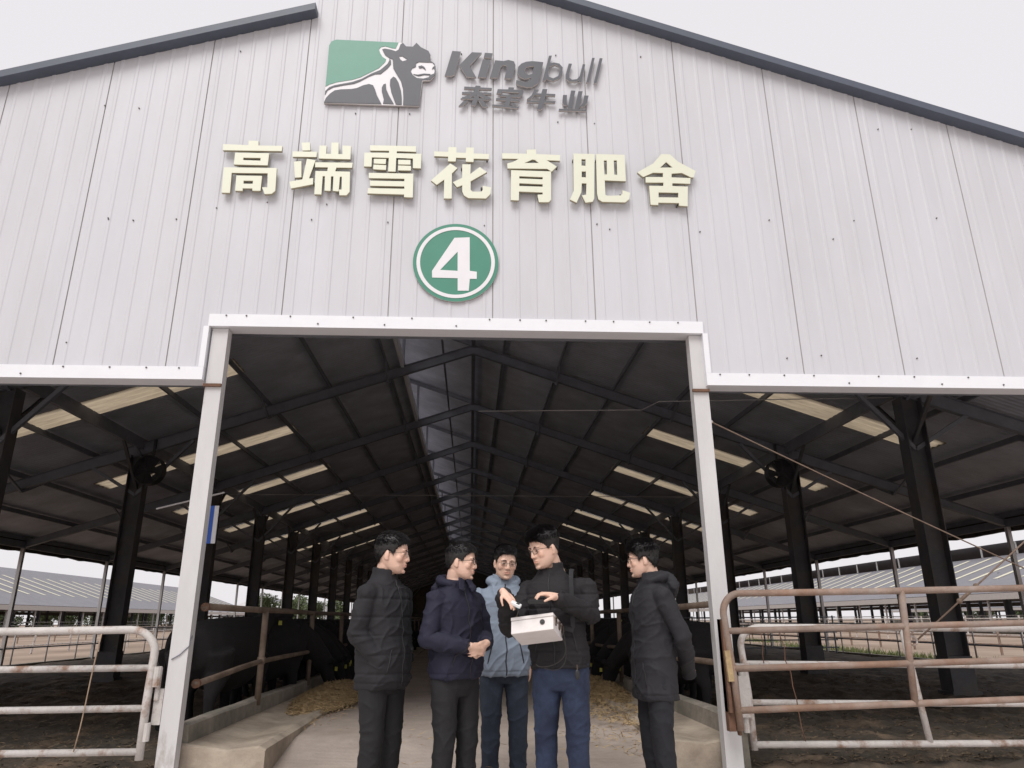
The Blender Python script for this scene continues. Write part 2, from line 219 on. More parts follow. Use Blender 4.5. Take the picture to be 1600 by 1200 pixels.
GLYPHS = {'gao': [[(-2.517,5.732),(-2.268,5.728),(-2.27,5.782),(-2.174,5.781),(-2.169,5.727),(-1.934,5.731),(-1.934,5.669),(-2.51,5.66)],[(-2.387,5.636),(-2.056,5.64),(-2.056,5.499),(-2.385,5.498)],[(-2.301,5.58),(-2.133,5.583),(-2.132,5.55),(-2.301,5.552)],[(-2.478,5.463),(-1.965,5.471),(-1.955,5.21),(-1.986,5.177),(-2.053,5.171),(-2.086,5.246),(-2.035,5.249),(-2.047,5.408),(-2.395,5.402),(-2.386,5.175),(-2.466,5.175)],[(-2.347,5.373),(-2.099,5.376),(-2.097,5.206),(-2.175,5.206),(-2.176,5.231),(-2.27,5.23),(-2.267,5.201),(-2.339,5.201)],[(-2.271,5.317),(-2.18,5.318),(-2.179,5.283),(-2.269,5.282)]],'duan': [[(-1.748,5.775),(-1.666,5.782),(-1.654,5.687),(-1.731,5.682)],[(-1.828,5.67),(-1.587,5.673),(-1.587,5.611),(-1.822,5.607)],[(-1.805,5.55),(-1.732,5.56),(-1.716,5.373),(-1.778,5.366)],[(-1.68,5.588),(-1.594,5.573),(-1.643,5.36),(-1.602,5.366),(-1.597,5.296),(-1.805,5.242),(-1.828,5.319),(-1.704,5.348)],[(-1.567,5.747),(-1.497,5.749),(-1.496,5.653),(-1.447,5.652),(-1.452,5.787),(-1.38,5.788),(-1.374,5.653),(-1.333,5.654),(-1.34,5.755),(-1.255,5.754),(-1.251,5.595),(-1.564,5.595)],[(-1.595,5.549),(-1.227,5.556),(-1.228,5.497),(-1.383,5.495),(-1.393,5.451),(-1.246,5.451),(-1.236,5.221),(-1.263,5.181),(-1.332,5.179),(-1.34,5.243),(-1.315,5.244),(-1.322,5.392),(-1.342,5.391),(-1.342,5.223),(-1.399,5.227),(-1.405,5.392),(-1.428,5.392),(-1.422,5.226),(-1.48,5.227),(-1.488,5.393),(-1.51,5.392),(-1.507,5.183),(-1.575,5.183),(-1.585,5.448),(-1.469,5.451),(-1.466,5.495),(-1.591,5.493)]],'xue': [[(-1.066,5.768),(-0.604,5.773),(-0.602,5.705),(-0.794,5.707),(-0.795,5.68),(-0.548,5.684),(-0.547,5.512),(-0.626,5.513),(-0.63,5.626),(-0.797,5.626),(-0.797,5.466),(-0.871,5.467),(-0.871,5.625),(-1.04,5.626),(-1.038,5.517),(-1.113,5.517),(-1.117,5.679),(-0.871,5.684),(-0.873,5.709),(-1.062,5.705)],[(-1.019,5.608),(-0.897,5.61),(-0.899,5.552),(-1.017,5.554)],[(-1.02,5.541),(-0.893,5.538),(-0.893,5.483),(-1.019,5.487)],[(-0.777,5.606),(-0.654,5.607),(-0.652,5.553),(-0.774,5.551)],[(-0.775,5.539),(-0.646,5.538),(-0.646,5.484),(-0.773,5.482)],[(-1.06,5.444),(-0.619,5.448),(-0.615,5.175),(-0.701,5.176),(-0.701,5.206),(-1.061,5.208),(-1.059,5.268),(-0.702,5.271),(-0.703,5.299),(-1.04,5.296),(-1.043,5.354),(-0.705,5.357),(-0.706,5.387),(-1.057,5.383)]],'hua': [[(-0.421,5.717),(-0.279,5.716),(-0.275,5.774),(-0.195,5.775),(-0.194,5.711),(-0.099,5.71),(-0.097,5.775),(-0.019,5.775),(-0.019,5.706),(0.138,5.704),(0.133,5.644),(-0.02,5.644),(-0.021,5.604),(-0.099,5.605),(-0.098,5.649),(-0.197,5.65),(-0.201,5.604),(-0.278,5.604),(-0.277,5.659),(-0.417,5.661)],[(-0.254,5.579),(-0.182,5.527),(-0.236,5.463),(-0.232,5.174),(-0.31,5.172),(-0.311,5.389),(-0.384,5.326),(-0.442,5.375)],[(-0.134,5.573),(-0.05,5.575),(-0.051,5.462),(0.043,5.547),(0.116,5.49),(-0.048,5.377),(-0.046,5.28),(-0.029,5.259),(0.063,5.261),(0.076,5.284),(0.073,5.33),(0.158,5.312),(0.151,5.236),(0.107,5.184),(-0.067,5.184),(-0.111,5.213),(-0.129,5.258),(-0.13,5.329),(-0.182,5.305),(-0.223,5.361),(-0.132,5.415)]],'yu': [[(0.269,5.719),(0.519,5.72),(0.52,5.769),(0.614,5.775),(0.617,5.72),(0.863,5.716),(0.858,5.647),(0.721,5.65),(0.824,5.577),(0.77,5.515),(0.725,5.547),(0.323,5.539),(0.32,5.599),(0.375,5.616),(0.438,5.656),(0.269,5.654)],[(0.577,5.653),(0.603,5.649),(0.642,5.614),(0.494,5.609)],[(0.359,5.52),(0.764,5.518),(0.756,5.187),(0.732,5.16),(0.634,5.157),(0.622,5.242),(0.674,5.247),(0.674,5.27),(0.437,5.274),(0.433,5.171),(0.353,5.173)],[(0.441,5.452),(0.678,5.449),(0.677,5.422),(0.441,5.425)],[(0.44,5.37),(0.676,5.365),(0.675,5.336),(0.44,5.337)]],'fei': [[(0.999,5.739),(1.217,5.74),(1.192,5.215),(1.174,5.177),(1.102,5.165),(1.069,5.248),(1.112,5.257),(1.12,5.388),(1.072,5.389),(1.065,5.285),(1.012,5.162),(0.946,5.196),(0.988,5.297)],[(1.08,5.674),(1.122,5.673),(1.119,5.595),(1.077,5.598)],[(1.077,5.528),(1.12,5.529),(1.117,5.458),(1.074,5.46)],[(1.233,5.741),(1.528,5.741),(1.524,5.426),(1.308,5.43),(1.307,5.262),(1.326,5.251),(1.463,5.259),(1.481,5.282),(1.483,5.32),(1.559,5.292),(1.545,5.217),(1.504,5.179),(1.271,5.18),(1.233,5.208),(1.223,5.275)],[(1.309,5.666),(1.34,5.667),(1.335,5.5),(1.309,5.499)],[(1.412,5.67),(1.444,5.671),(1.44,5.498),(1.41,5.501)]],'she': [[(1.91,5.763),(2.003,5.762),(2.077,5.679),(2.255,5.57),(2.228,5.493),(2.201,5.492),(2.109,5.542),(2.002,5.531),(1.998,5.486),(2.194,5.484),(2.186,5.416),(2.001,5.418),(1.998,5.384),(2.159,5.382),(2.137,5.153),(2.049,5.158),(2.051,5.188),(1.84,5.186),(1.838,5.159),(1.76,5.16),(1.761,5.38),(1.906,5.382),(1.909,5.422),(1.727,5.417),(1.731,5.482),(1.91,5.487),(1.913,5.536),(1.811,5.536),(1.705,5.481),(1.649,5.535),(1.821,5.648)],[(1.956,5.668),(2.018,5.604),(1.888,5.599)],[(1.851,5.305),(2.054,5.307),(2.05,5.251),(1.847,5.248)]],'four': [[(-0.198,4.756),(-0.049,4.766),(-0.044,4.402),(0.024,4.393),(0.024,4.318),(-0.043,4.317),(-0.051,4.192),(-0.157,4.19),(-0.159,4.321),(-0.403,4.323),(-0.406,4.394)],[(-0.164,4.606),(-0.161,4.399),(-0.329,4.406)]],'plate': [[(-1.569,7.024),(-1.548,7.078),(-1.499,7.104),(-0.813,7.096),(-0.792,7.092),(-0.756,7.046),(-0.684,7.046),(-0.648,7.099),(-0.599,7.042),(-0.517,6.996),(-0.494,6.946),(-0.509,6.88),(-0.448,6.833),(-0.435,6.791),(-0.44,6.687),(-0.484,6.618),(-0.568,6.605),(-0.594,6.284),(-1.569,6.286)]],'green': [[(-1.499,7.104),(-0.841,7.095),(-0.865,7.016),(-0.903,7.018),(-0.976,7.041),(-1.022,7.028),(-1.042,6.996),(-1.026,6.944),(-0.999,6.897),(-0.96,6.868),(-0.97,6.831),(-1.033,6.75),(-1.106,6.7),(-1.218,6.624),(-1.299,6.59),(-1.453,6.553),(-1.533,6.519),(-1.568,6.492),(-1.569,7.024),(-1.548,7.078)]],'grey': [[(-0.927,6.88),(-0.909,6.854),(-0.906,6.807),(-0.941,6.749),(-1.009,6.674),(-1.063,6.671),(-1.127,6.638),(-1.215,6.573),(-1.279,6.539),(-1.384,6.515),(-1.489,6.485),(-1.544,6.443),(-1.566,6.384),(-1.567,6.432),(-1.53,6.483),(-1.475,6.511),(-1.297,6.559),(-1.2,6.604),(-1.104,6.675),(-1.015,6.725),(-0.944,6.806),(-0.925,6.854)],[(-1.569,6.291),(-1.553,6.347),(-1.516,6.403),(-1.47,6.446),(-1.406,6.461),(-1.299,6.47),(-1.243,6.485),(-1.179,6.523),(-1.122,6.541),(-1.08,6.527),(-1.057,6.477),(-1.032,6.398),(-0.981,6.294)],[(-0.949,6.553),(-0.941,6.482),(-0.908,6.403),(-0.854,6.299),(-0.965,6.3),(-0.959,6.35),(-0.985,6.45),(-0.987,6.501),(-0.973,6.542)],[(-0.874,6.646),(-0.848,6.629),(-0.816,6.569),(-0.787,6.468),(-0.775,6.378),(-0.772,6.293),(-0.834,6.295),(-0.886,6.444),(-0.905,6.534),(-0.905,6.606)],[(-0.817,7.07),(-0.792,7.092),(-0.756,7.046),(-0.684,7.046),(-0.648,7.099),(-0.599,7.042),(-0.517,6.996),(-0.494,6.946),(-0.509,6.88),(-0.448,6.833),(-0.435,6.791),(-0.438,6.687),(-0.485,6.624),(-0.572,6.615),(-0.594,6.289),(-0.759,6.29),(-0.759,6.378),(-0.767,6.489),(-0.792,6.59),(-0.837,6.671),(-0.879,6.751),(-0.892,6.871),(-0.927,6.885),(-0.975,6.925),(-1.008,6.997),(-0.979,7.007),(-0.919,6.996),(-0.863,6.977),(-0.835,7.0)],[(-0.827,6.912),(-0.793,6.917),(-0.732,6.87),(-0.786,6.849),(-0.813,6.874)],[(-0.642,6.829),(-0.614,6.848),(-0.542,6.847),(-0.474,6.847),(-0.448,6.817),(-0.451,6.77),(-0.442,6.739),(-0.449,6.702),(-0.495,6.68),(-0.502,6.654),(-0.56,6.633),(-0.627,6.638),(-0.67,6.672),(-0.696,6.723),(-0.682,6.76),(-0.645,6.782)],[(-0.617,6.789),(-0.582,6.801),(-0.552,6.781),(-0.537,6.745),(-0.573,6.775),(-0.606,6.765)],[(-0.472,6.759),(-0.464,6.785),(-0.451,6.796),(-0.455,6.772)],[(-0.667,6.685),(-0.62,6.68),(-0.554,6.697),(-0.487,6.693),(-0.499,6.681),(-0.553,6.683),(-0.611,6.665)]],'latin': [[[(-0.263,7.004),(-0.171,6.999),(-0.232,6.698),(-0.26,6.676),(-0.336,6.673)],[(-0.053,6.996),(0.053,6.994),(-0.076,6.817),(-0.004,6.67),(-0.104,6.671),(-0.186,6.817)]],[[(0.086,6.995),(0.17,6.992),(0.155,6.927),(0.075,6.933)],[(0.065,6.908),(0.152,6.905),(0.099,6.67),(0.013,6.673)]],[[(0.196,6.9),(0.271,6.896),(0.283,6.894),(0.34,6.911),(0.398,6.895),(0.415,6.845),(0.379,6.668),(0.296,6.664),(0.319,6.799),(0.317,6.834),(0.282,6.843),(0.259,6.817),(0.222,6.671),(0.141,6.672)]],[[(0.531,6.896),(0.595,6.907),(0.714,6.898),(0.673,6.687),(0.649,6.616),(0.59,6.569),(0.533,6.562),(0.465,6.58),(0.417,6.606),(0.422,6.651),(0.499,6.626),(0.545,6.633),(0.575,6.662),(0.578,6.69),(0.511,6.669),(0.46,6.692),(0.434,6.747),(0.444,6.825),(0.479,6.87)],[(0.571,6.838),(0.612,6.837),(0.593,6.74),(0.558,6.724),(0.524,6.737),(0.513,6.779),(0.531,6.822)]],[[(0.778,6.987),(0.809,6.989),(0.781,6.883),(0.828,6.899),(0.886,6.887),(0.922,6.839),(0.917,6.761),(0.881,6.689),(0.816,6.654),(0.759,6.669),(0.748,6.683),(0.727,6.654),(0.701,6.653)],[(0.839,6.871),(0.879,6.851),(0.893,6.802),(0.87,6.723),(0.817,6.69),(0.771,6.708),(0.761,6.761),(0.78,6.84)]],[[(0.989,6.892),(1.024,6.89),(0.987,6.757),(0.988,6.707),(1.019,6.68),(1.072,6.69),(1.102,6.733),(1.141,6.891),(1.168,6.887),(1.113,6.649),(1.085,6.651),(1.091,6.676),(1.053,6.654),(0.989,6.655),(0.952,6.692),(0.952,6.748)]],[[(1.246,6.978),(1.275,6.979),(1.198,6.65),(1.169,6.651)]],[[(1.328,6.978),(1.36,6.977),(1.279,6.645),(1.25,6.646)]]],'small': [[[(-0.127,6.545),(0.164,6.538),(0.159,6.515),(-0.13,6.517)],[(-0.149,6.475),(0.159,6.474),(0.155,6.452),(-0.151,6.453)],[(-0.146,6.411),(0.134,6.399),(0.134,6.38),(-0.153,6.389)],[(-0.008,6.561),(0.045,6.559),(-0.001,6.424),(-0.047,6.422)],[(-0.03,6.466),(0.01,6.449),(-0.125,6.378),(-0.164,6.39)],[(-0.018,6.43),(0.032,6.429),(-0.009,6.307),(-0.057,6.308)],[(-0.13,6.364),(-0.085,6.359),(-0.146,6.295),(-0.182,6.294)],[(0.022,6.37),(0.069,6.379),(0.123,6.295),(0.067,6.293)],[(0.032,6.466),(0.157,6.405),(0.123,6.383),(0.001,6.44)]],[[(0.339,6.554),(0.398,6.554),(0.393,6.522),(0.334,6.522)],[(0.225,6.526),(0.487,6.526),(0.498,6.499),(0.48,6.454),(0.441,6.455),(0.452,6.488),(0.27,6.496),(0.259,6.468),(0.213,6.471)],[(0.253,6.457),(0.469,6.453),(0.463,6.431),(0.247,6.436)],[(0.208,6.411),(0.454,6.394),(0.454,6.373),(0.206,6.389)],[(0.318,6.45),(0.372,6.449),(0.343,6.314),(0.295,6.315)],[(0.168,6.328),(0.448,6.309),(0.441,6.288),(0.166,6.307)],[(0.372,6.356),(0.408,6.351),(0.411,6.317),(0.372,6.318)]],[[(0.613,6.538),(0.659,6.537),(0.6,6.448),(0.565,6.408),(0.533,6.411),(0.58,6.46)],[(0.612,6.489),(0.835,6.487),(0.832,6.462),(0.6,6.467)],[(0.531,6.39),(0.833,6.395),(0.83,6.373),(0.528,6.369)],[(0.699,6.546),(0.751,6.546),(0.694,6.301),(0.671,6.279),(0.637,6.285)]],[[(1.003,6.54),(1.049,6.539),(1.001,6.306),(0.959,6.308)],[(1.081,6.533),(1.127,6.535),(1.075,6.302),(1.032,6.304)],[(0.915,6.478),(0.958,6.48),(0.952,6.372),(0.963,6.345),(0.923,6.35),(0.907,6.377)],[(1.141,6.48),(1.188,6.481),(1.168,6.387),(1.134,6.338),(1.088,6.329),(1.124,6.386)],[(0.868,6.301),(1.161,6.298),(1.154,6.28),(0.864,6.277)]]]}
# ================================================================== setting: ground
def sheet(name, x0, x1, y0, y1, nx, ny, zf, m, kind='structure'):
    mb = MB(); vs = []; fs = []
    for j in range(ny + 1):
        for i in range(nx + 1):
            x = x0 + (x1 - x0) * i / nx; y = y0 + (y1 - y0) * j / ny; vs.append((x, y, zf(x, y)))
    for j in range(ny):
        for i in range(nx):
            a = j * (nx + 1) + i; fs.append((a, a + 1, a + nx + 2, a + nx + 1))
    mb.add(vs, fs); o = mb.build(name, m, smooth=True); tag(o, kind=kind); return o
def nz(x, y, s, o=0): return noise.noise(Vector((x * s, y * s, o)))
sheet('ground', -600, 600, -200, 900, 4, 4, lambda x, y: -.05, M['earth'])
sheet('bounce_apron', -24, 24, -22, 6.44, 120, 70, lambda x, y: .004 + .012 * nz(x, y, .8), M['bounce_apron'])  # unseen forecourt, made wide and pale to bounce light into the barn
ALL0, ALL1 = 6.44, 105
def alley_z(x, y):
    t = min(1, max(0, (y - 6.3) / 1.6)); return .02 + .185 * (t * t * (3 - 2 * t)) + .004 * nz(x, y, 2)
sheet('feed_alley', -1.72, 1.75, 5.0, ALL1, 14, 120, alley_z, M['floor'])
def bed_z(x, y, off):
    c = noise.noise(Vector((x * 7, y * 7, off))) * .05 + abs(noise.noise(Vector((x * 15, y * 15, off + 5)))) * .04
    return .03 + .06 * nz(x, y, .6, off) + .04 * nz(x, y, 2.1, off + 3) + c * min(1, 14 / y)
def bed(name, x0, x1, off):
    ys = [6.44]
    while ys[-1] < 104: ys.append(ys[-1] + max(.035, (ys[-1] - 4.5) * .018))
    n = 150; vs = []; fs = []; mb = MB()
    for y in ys:
        for i in range(n + 1):
            x = x0 + (x1 - x0) * i / n
            if y == ys[0]: vs.append((x, y, -.03)); continue
            vs.append((x, y, bed_z(x, y, off))); continue
    for j in range(len(ys) - 1):
        for i in range(n): a = j * (n + 1) + i; fs.append((a, a + 1, a + n + 2, a + n + 1))
    mb.add(vs, fs); tag(mb.build(name, M['manure'], smooth=True), kind='structure')
bed('bedding', -12.9, -2.28, 0); bed('bedding', 2.17, 12.9, 9)
for x0, x1, off, lab in ((-9, -2.5, 0, 'left'), (2.4, 9, 9, 'right')):
    mb = MB()
    for i in range(5200):
        x = random.uniform(x0, x1); y = 6.6 + 9 * random.random() ** 1.6; a = random.uniform(0, 6.28); L = random.uniform(.012, .05); w = random.uniform(.004, .012); z = bed_z(x, y, off) + .008
        dx, dy = math.cos(a) * L, math.sin(a) * L; px, py = -math.sin(a) * w, math.cos(a) * w; e = random.uniform(-.01, .02)
        mb.add([(x - dx, y - dy, z), (x + px, y + py, z + .006), (x + dx, y + dy, z + e), (x - px, y - py, z + .004)], [(0, 1, 2, 3)])
    tag(mb.build('litter', M['litter']), 'bits of straw and dung littering the %s pen floor' % lab, 'litter', kind='stuff')
# low concrete kerb closing each pen to the paddock
for s in (-1, 1):
    mb = MB(); mb.box(s * 13.1 - .1, s * 13.1 + .1, 6.5, 104, -.05, .09)
    tag(mb.build('pen_kerb', M['curb']), kind='structure')
# thin patches of grass outside the right pen
mb = MB()
for i in range(2600):
    c = random.choice([(14.6, 24), (15.5, 34), (14.3, 19), (17, 44), (15, 29)])
    x = random.gauss(c[0], .5); y = random.gauss(c[1], 1.8)
    if x < 13.3: continue
    a = random.uniform(0, 6.28); h = random.uniform(.06, .22); w = .02
    mb.add([(x - w * math.cos(a), y - w * math.sin(a), -.05), (x + w * math.cos(a), y + w * math.sin(a), -.05), (x + random.gauss(0, .06), y + random.gauss(0, .06), h - .05)], [(0, 1, 2)])
tag(mb.build('grass', M['grass']), 'thin green grass along the paddock edge by the right pen', 'grass', kind='stuff')

# ================================================================== the barn
YW, BAY, Y0, NF = 6.3, 5.1, 6.85, 19
AP, SL = 7.95, .335                        # apex height and slope of the roof underside
HW = 13.35; XL = -1.75                     # half width; the left roof stops here below the raised ridge
def rz_(x): return AP - SL * abs(x)
def zr(x): return AP - SL * x              # right roof plane, carried on past the apex to the left
barn = thing('cattle_barn', 'large open steel cattle barn with pale grey sheeted gable and wide feed alley', 'barn', (-.12, YW, 0))
def bp(mb, name, m, smooth=False, fix=False):
    o = mb.build(name, m, barn, smooth, fix); o.location = (.12, -YW, 0); return o
# gable wall: ribbed sheet, panel by panel
OX0, OX1, OZ, LZ = -2.43, 2.18, 3.80, 3.28
def wall_bottom(x): return OZ if OX0 < x < OX1 else LZ
def wall_top(x): return (rz_(x) if x < XL else zr(x)) + .055
mb = MB(); seams = [.178 + .985 * n for n in range(-14, 15)]
xs = {-13.1, 13.1, OX0, OX0 + 1e-4, OX1, OX1 - 1e-4, XL, XL + 1e-4}
prof = {}
x = -13.1
for sx in seams:
    for k in range(6):                      # minor ribs
        c = sx + .985 * (k + .5) / 6
        for dx, dy in ((-.022, 0), (-.012, -.0055), (.012, -.0055), (.022, 0)):
            xs.add(c + dx); prof[c + dx] = dy
    for dx, dy in ((-.006, 0), (-.0025, .014), (.0025, .014), (.006, 0)):
        xs.add(sx + dx); prof[sx + dx] = dy
xs = sorted(v for v in xs if -13.1 <= v <= 13.1)
for a, b in zip(xs, xs[1:]):
    if b - a < 2e-4: continue
    m_ = (a + b) / 2; ya = YW + prof.get(a, 0); yb = YW + prof.get(b, 0)
    ka = 1 if (ya > YW + .01 or yb > YW + .01) else 0
    zb = wall_bottom(m_); ta = (rz_(a) if m_ < XL else zr(a)) + .055; tb = (rz_(b) if m_ < XL else zr(b)) + .055
    mb.add([(a, ya, zb), (b, yb, zb), (b, yb, tb), (a, ya, ta)], [(0, 1, 2, 3)], ka)
    mb.add([(a, YW + .06, zb), (b, YW + .06, zb), (b, YW + .06, tb), (a, YW + .06, ta)], [(3, 2, 1, 0)], 0)
# screws dotted over the sheet
for i in range(42):
    x = random.uniform(-6, 6.4); z = random.choice([3.62, 4.9, 5.1, 6.2, 7.0]) + random.gauss(0, .03)
    if z < wall_bottom(x) + .2 or z > wall_top(x) - .1: continue
    mb.tube([(x, YW - .012, z), (x, YW + .001, z)], .007, 6, 2)
bp(mb, 'gable_wall', [M['wall'], M['seam'], M['screw']])
# white flashing round the opening
mb = MB(); T = .115; F0, F1 = YW - .02, YW + .17
def fl(x0, x1, z0, z1):
    mb.box(x0, x1, F0, F1, z0, z1, 0)
fl(OX0 - .012, OX1 + .012, OZ - .005, OZ + T)
fl(-13.1, OX0 - .002, LZ - .005, LZ + T)
fl(OX1 + .002, 13.1, LZ - .005, LZ + T)
fl(OX0 - .05, OX0 - .001, LZ + T + .001, OZ - .006); fl(OX1 + .001, OX1 + .05, LZ + T + .001, OZ - .006)
for x in np.arange(-12.9, 13, .31):
    x = x + random.gauss(0, .05); z0 = (OZ if OX0 < x < OX1 else LZ)
    for zz in ([z0 + T - .015] if random.random() < .75 else [z0 + .03]):
        mb.tube([(x, F0 - .008, zz), (x, F0 + .001, zz)], .008, 6, 1)
bp(mb, 'opening_flashing', [M['fascia'], M['screw']])
# rake trims on the roof edges
mb = MB()
def rake(x0, x1, f):
    vs = []
    for x in (x0, x1):
        for y, dz in ((YW - .13, .05), (YW - .13, .135), (YW + .05, .135), (YW + .05, .06)): vs.append((x, y, f(x) + dz))
    mb.add(vs, [(0, 1, 5, 4), (1, 2, 6, 5), (2, 3, 7, 6), (3, 0, 4, 7), (3, 2, 1, 0), (4, 5, 6, 7)])
rake(-HW - .05, XL + .02, rz_); rake(XL - .03, HW + .05, zr)
bp(mb, 'rake_trim', M['rake'])
# roof sheets with openings for the skylight strips
sky_y = [Y0 + BAY * (k + .5) for k in range(NF - 1)]
SK0, SK1, SKW = 4.92, 9.78, .80
def roof_side(s):
    mb = MB(); ys = sorted([YW + .065] + [y - SKW / 2 for y in sky_y] + [y + SKW / 2 for y in sky_y] + [Y0 + BAY * (NF - 1) + .4])
    f = rz_ if s < 0 else zr
    xx = [HW * s, SK1 * s, SK0 * s, XL if s < 0 else XL - .12]
    for i, (a, b) in enumerate(zip(ys, ys[1:])):
        for j, (p, q) in enumerate(zip(xx, xx[1:])):
            if i % 2 == 1 and j == 1: continue
            for dz in (0, .05):
                mb.add([(p, a, f(p) + dz), (q, a, f(q) + dz), (q, b, f(q) + dz), (p, b, f(p) + dz)], [(0, 1, 2, 3)], 1 if dz else 0)
    if s > 0:                                # overhang added to cut the sky light entering the ridge gap
        for dz in (0, .05): mb.add([(XL - .12, 8.6, f(XL - .12) + dz), (XL - .75, 8.6, f(XL - .75) + dz), (XL - .75, ys[-1], f(XL - .75) + dz), (XL - .12, ys[-1], f(XL - .12) + dz)], [(0, 1, 2, 3)], 1 if dz else 0)
    bp(mb, 'roof_sheet', [M['roof'], M['roof_top']])
    for y in sky_y:
        mb = MB(); n = 10
        for w in range(8):
            ya = y - SKW / 2 - .03 + (SKW + .06) * w / 8; yb = ya + (SKW + .06) / 8
            za = .012 if w % 2 else .032; zb = .032 if w % 2 else .012
            p, q = (SK1 + .05) * s, (SK0 - .05) * s
            mb.add([(p, ya, f(p) + za - .042), (q, ya, f(q) + za - .042), (q, yb, f(q) + zb - .042), (p, yb, f(p) + zb - .042)], [(0, 1, 2, 3)])
        bp(mb, 'skylight', M['skylight'])
roof_side(-1); roof_side(1)
# steel frames: tapered rafters, columns, eave posts
CX = 7.75; EX = 13.0
def ibeam(mb, a, b, d0, d1, fw=.12, t=.012):
    """web below the roof line from a to b, depth d0 -> d1"""
    a = Vector(a); b = Vector(b); w = .012
    for c0, c1, e0, e1 in ((a, b, 0, 0), ):
        up = Vector((0, 0, 1))
        vs = []
        for c, dd in ((a, d0), (b, d1)):
            vs += [c + Vector((0, -w / 2, 0)), c + Vector((0, w / 2, 0)), c + Vector((0, w / 2, -dd)), c + Vector((0, -w / 2, -dd))]
        mb.add(vs, [(0, 1, 5, 4), (1, 2, 6, 5), (2, 3, 7, 6), (3, 0, 4, 7)])
        mb.beam(a + Vector((0, 0, -.008)), b + Vector((0, 0, -.008)), fw, t)
        mb.beam(a + Vector((0, 0, -d0)), b + Vector((0, 0, -d1)), fw, t)
PUR = [.75, 2.1, 3.5, 4.92, 6.3, 7.75, 8.8, 10.3, 11.7, 12.9]
PD = .13                                    # purlin depth below the sheet
for k in range(NF):
    y = Y0 + BAY * k; mb = MB()
    for s in (-1, 1):
        ibeam(mb, (0, y, AP - PD), (s * CX, y, rz_(CX) - PD), .23, .28)
        ibeam(mb, (s * CX, y, rz_(CX) - PD), (s * EX, y, rz_(EX) - PD), .28, .18)
        if k: # knee braces at the column head and fly braces to the purlins
            mb.beam((s * CX, y, rz_(CX) - 1.35), (s * (CX - 1.15), y, rz_(CX - 1.15) - PD - .3), .07, .07)
            mb.beam((s * CX, y, rz_(CX) - 1.35), (s * (CX + 1.05), y, rz_(CX + 1.05) - PD - .25), .07, .07)
        if k < 9:
            for x in PUR[1:8:2]:
                for e in ((-1, 1) if k else (1,)):
                    mb.beam((s * x, y, rz_(x) - PD - .3), (s * x, y + e * .75, rz_(x) - PD + .02), .05, .05)
    # ridge post carrying the raised roof edge
    mb.beam((XL, y, rz_(XL) - PD), (XL, y, zr(XL) - .02), .07, .07, (0, 1, 0))
    mb.beam((0, y, AP - .1), (XL - (.7 if k else .05), y, zr(XL - (.7 if k else .05)) - .08), .08, .12)
    bp(mb, 'roof_frame', M['steel'])
for s in (-1, 1):
    for k in range(NF):
        y = Y0 + BAY * k
        if k:
            mb = MB(); h = .36                 # wide-flange column
            zt = rz_(CX) - PD - .3
            for dx in (-1, 1): mb.box(s * CX + dx * h / 2 - .008, s * CX + dx * h / 2 + .008, y - .14, y + .14, -.05, zt)
            mb.box(s * CX - h / 2 + .008, s * CX + h / 2 - .008, y - .006, y + .006, -.05, zt)
            mb.box(s * CX - .24, s * CX + .24, y - .20, y + .20, -.05, .10)
            if k < 3:                          # steel wear jacket at cattle height
                mb.box(s * CX - .20, s * CX + .20, y - .16, y + .16, .0, .62)
            # longitudinal knee braces
            for e in (-1, 1): mb.beam((s * CX, y, rz_(CX) - 1.2), (s * CX, y + e * 1.0, rz_(CX) - PD - .12), .06, .06)
            bp(mb, 'column', M['column'])
        mb = MB(); mb.box(s * EX - .045, s * EX + .045, y - .05, y + .05, -.05, rz_(EX) - PD - .1)
        bp(mb, 'eave_post', M['galv'])
    L0, L1 = YW + .15, Y0 + BAY * (NF - 1) + .2
    for x in PUR:
        mb = MB(); z = rz_(x) - .004
        mb.box(s * x - .026, s * x + .026, L0, L1, z - PD, z - PD + .015); mb.box(s * x - .006, s * x + .006, L0, L1, z - PD + .015, z - .012)
        bp(mb, 'purlin', M['steel'])
    mb = MB(); mb.box(s * CX - .04, s * CX + .04, L0 + .5, L1, rz_(CX) - PD - .16, rz_(CX) - PD - .01); bp(mb, 'long_beam', M['steel'])
    mb = MB(); mb.box(s * EX - .06, s * EX + .06, L0, L1, rz_(EX) - PD - .18, rz_(EX) - PD); bp(mb, 'eave_beam', M['steel'])
    # rolled tarpaulin under the eave with ragged lower edge
    mb = MB(); pts = []; n = 260; xq = s * 13.12
    for i in range(n + 1):
        y = L0 + (L1 - L0) * i / n
        pts.append((y, 3.20 + .035 * noise.noise(Vector((y * 1.7, s, 0))) + .035 * noise.noise(Vector((y * 6, s, 3)))))
    for (ya, za), (yb, zb) in zip(pts, pts[1:]):
        for dx in (-.05, .05):
            mb.add([(xq + dx, ya, za), (xq + dx, yb, zb), (xq + dx, yb, 3.56), (xq + dx, ya, 3.56)], [(0, 1, 2, 3)])
        mb.add([(xq - .05, ya, za), (xq - .05, yb, zb), (xq + .05, yb, zb), (xq + .05, ya, za)], [(0, 1, 2, 3)])
    bp(mb, 'eave_curtain', M['curtain_dark_end'])
# raised ridge: edge channel of the left roof, purlin, ridge beam
mb = MB(); mb.box(XL - .05, XL + .03, YW + .1, L1, rz_(XL) - .16, rz_(XL) + .07); bp(mb, 'lit_ridge_channel', M['fascia'])  # white colour stands for the edge lit through the ridge gap
mb = MB(); mb.box(-.05, .05, YW + .1, L1, AP - PD - .06, AP - .04); bp(mb, 'ridge_beam', M['steel'])
mb = MB(); mb.box(XL - .70, XL - .62, 8.7, L1, zr(XL - .65) - .15, zr(XL - .65) - .006); bp(mb, 'purlin', M['steel_lit'])
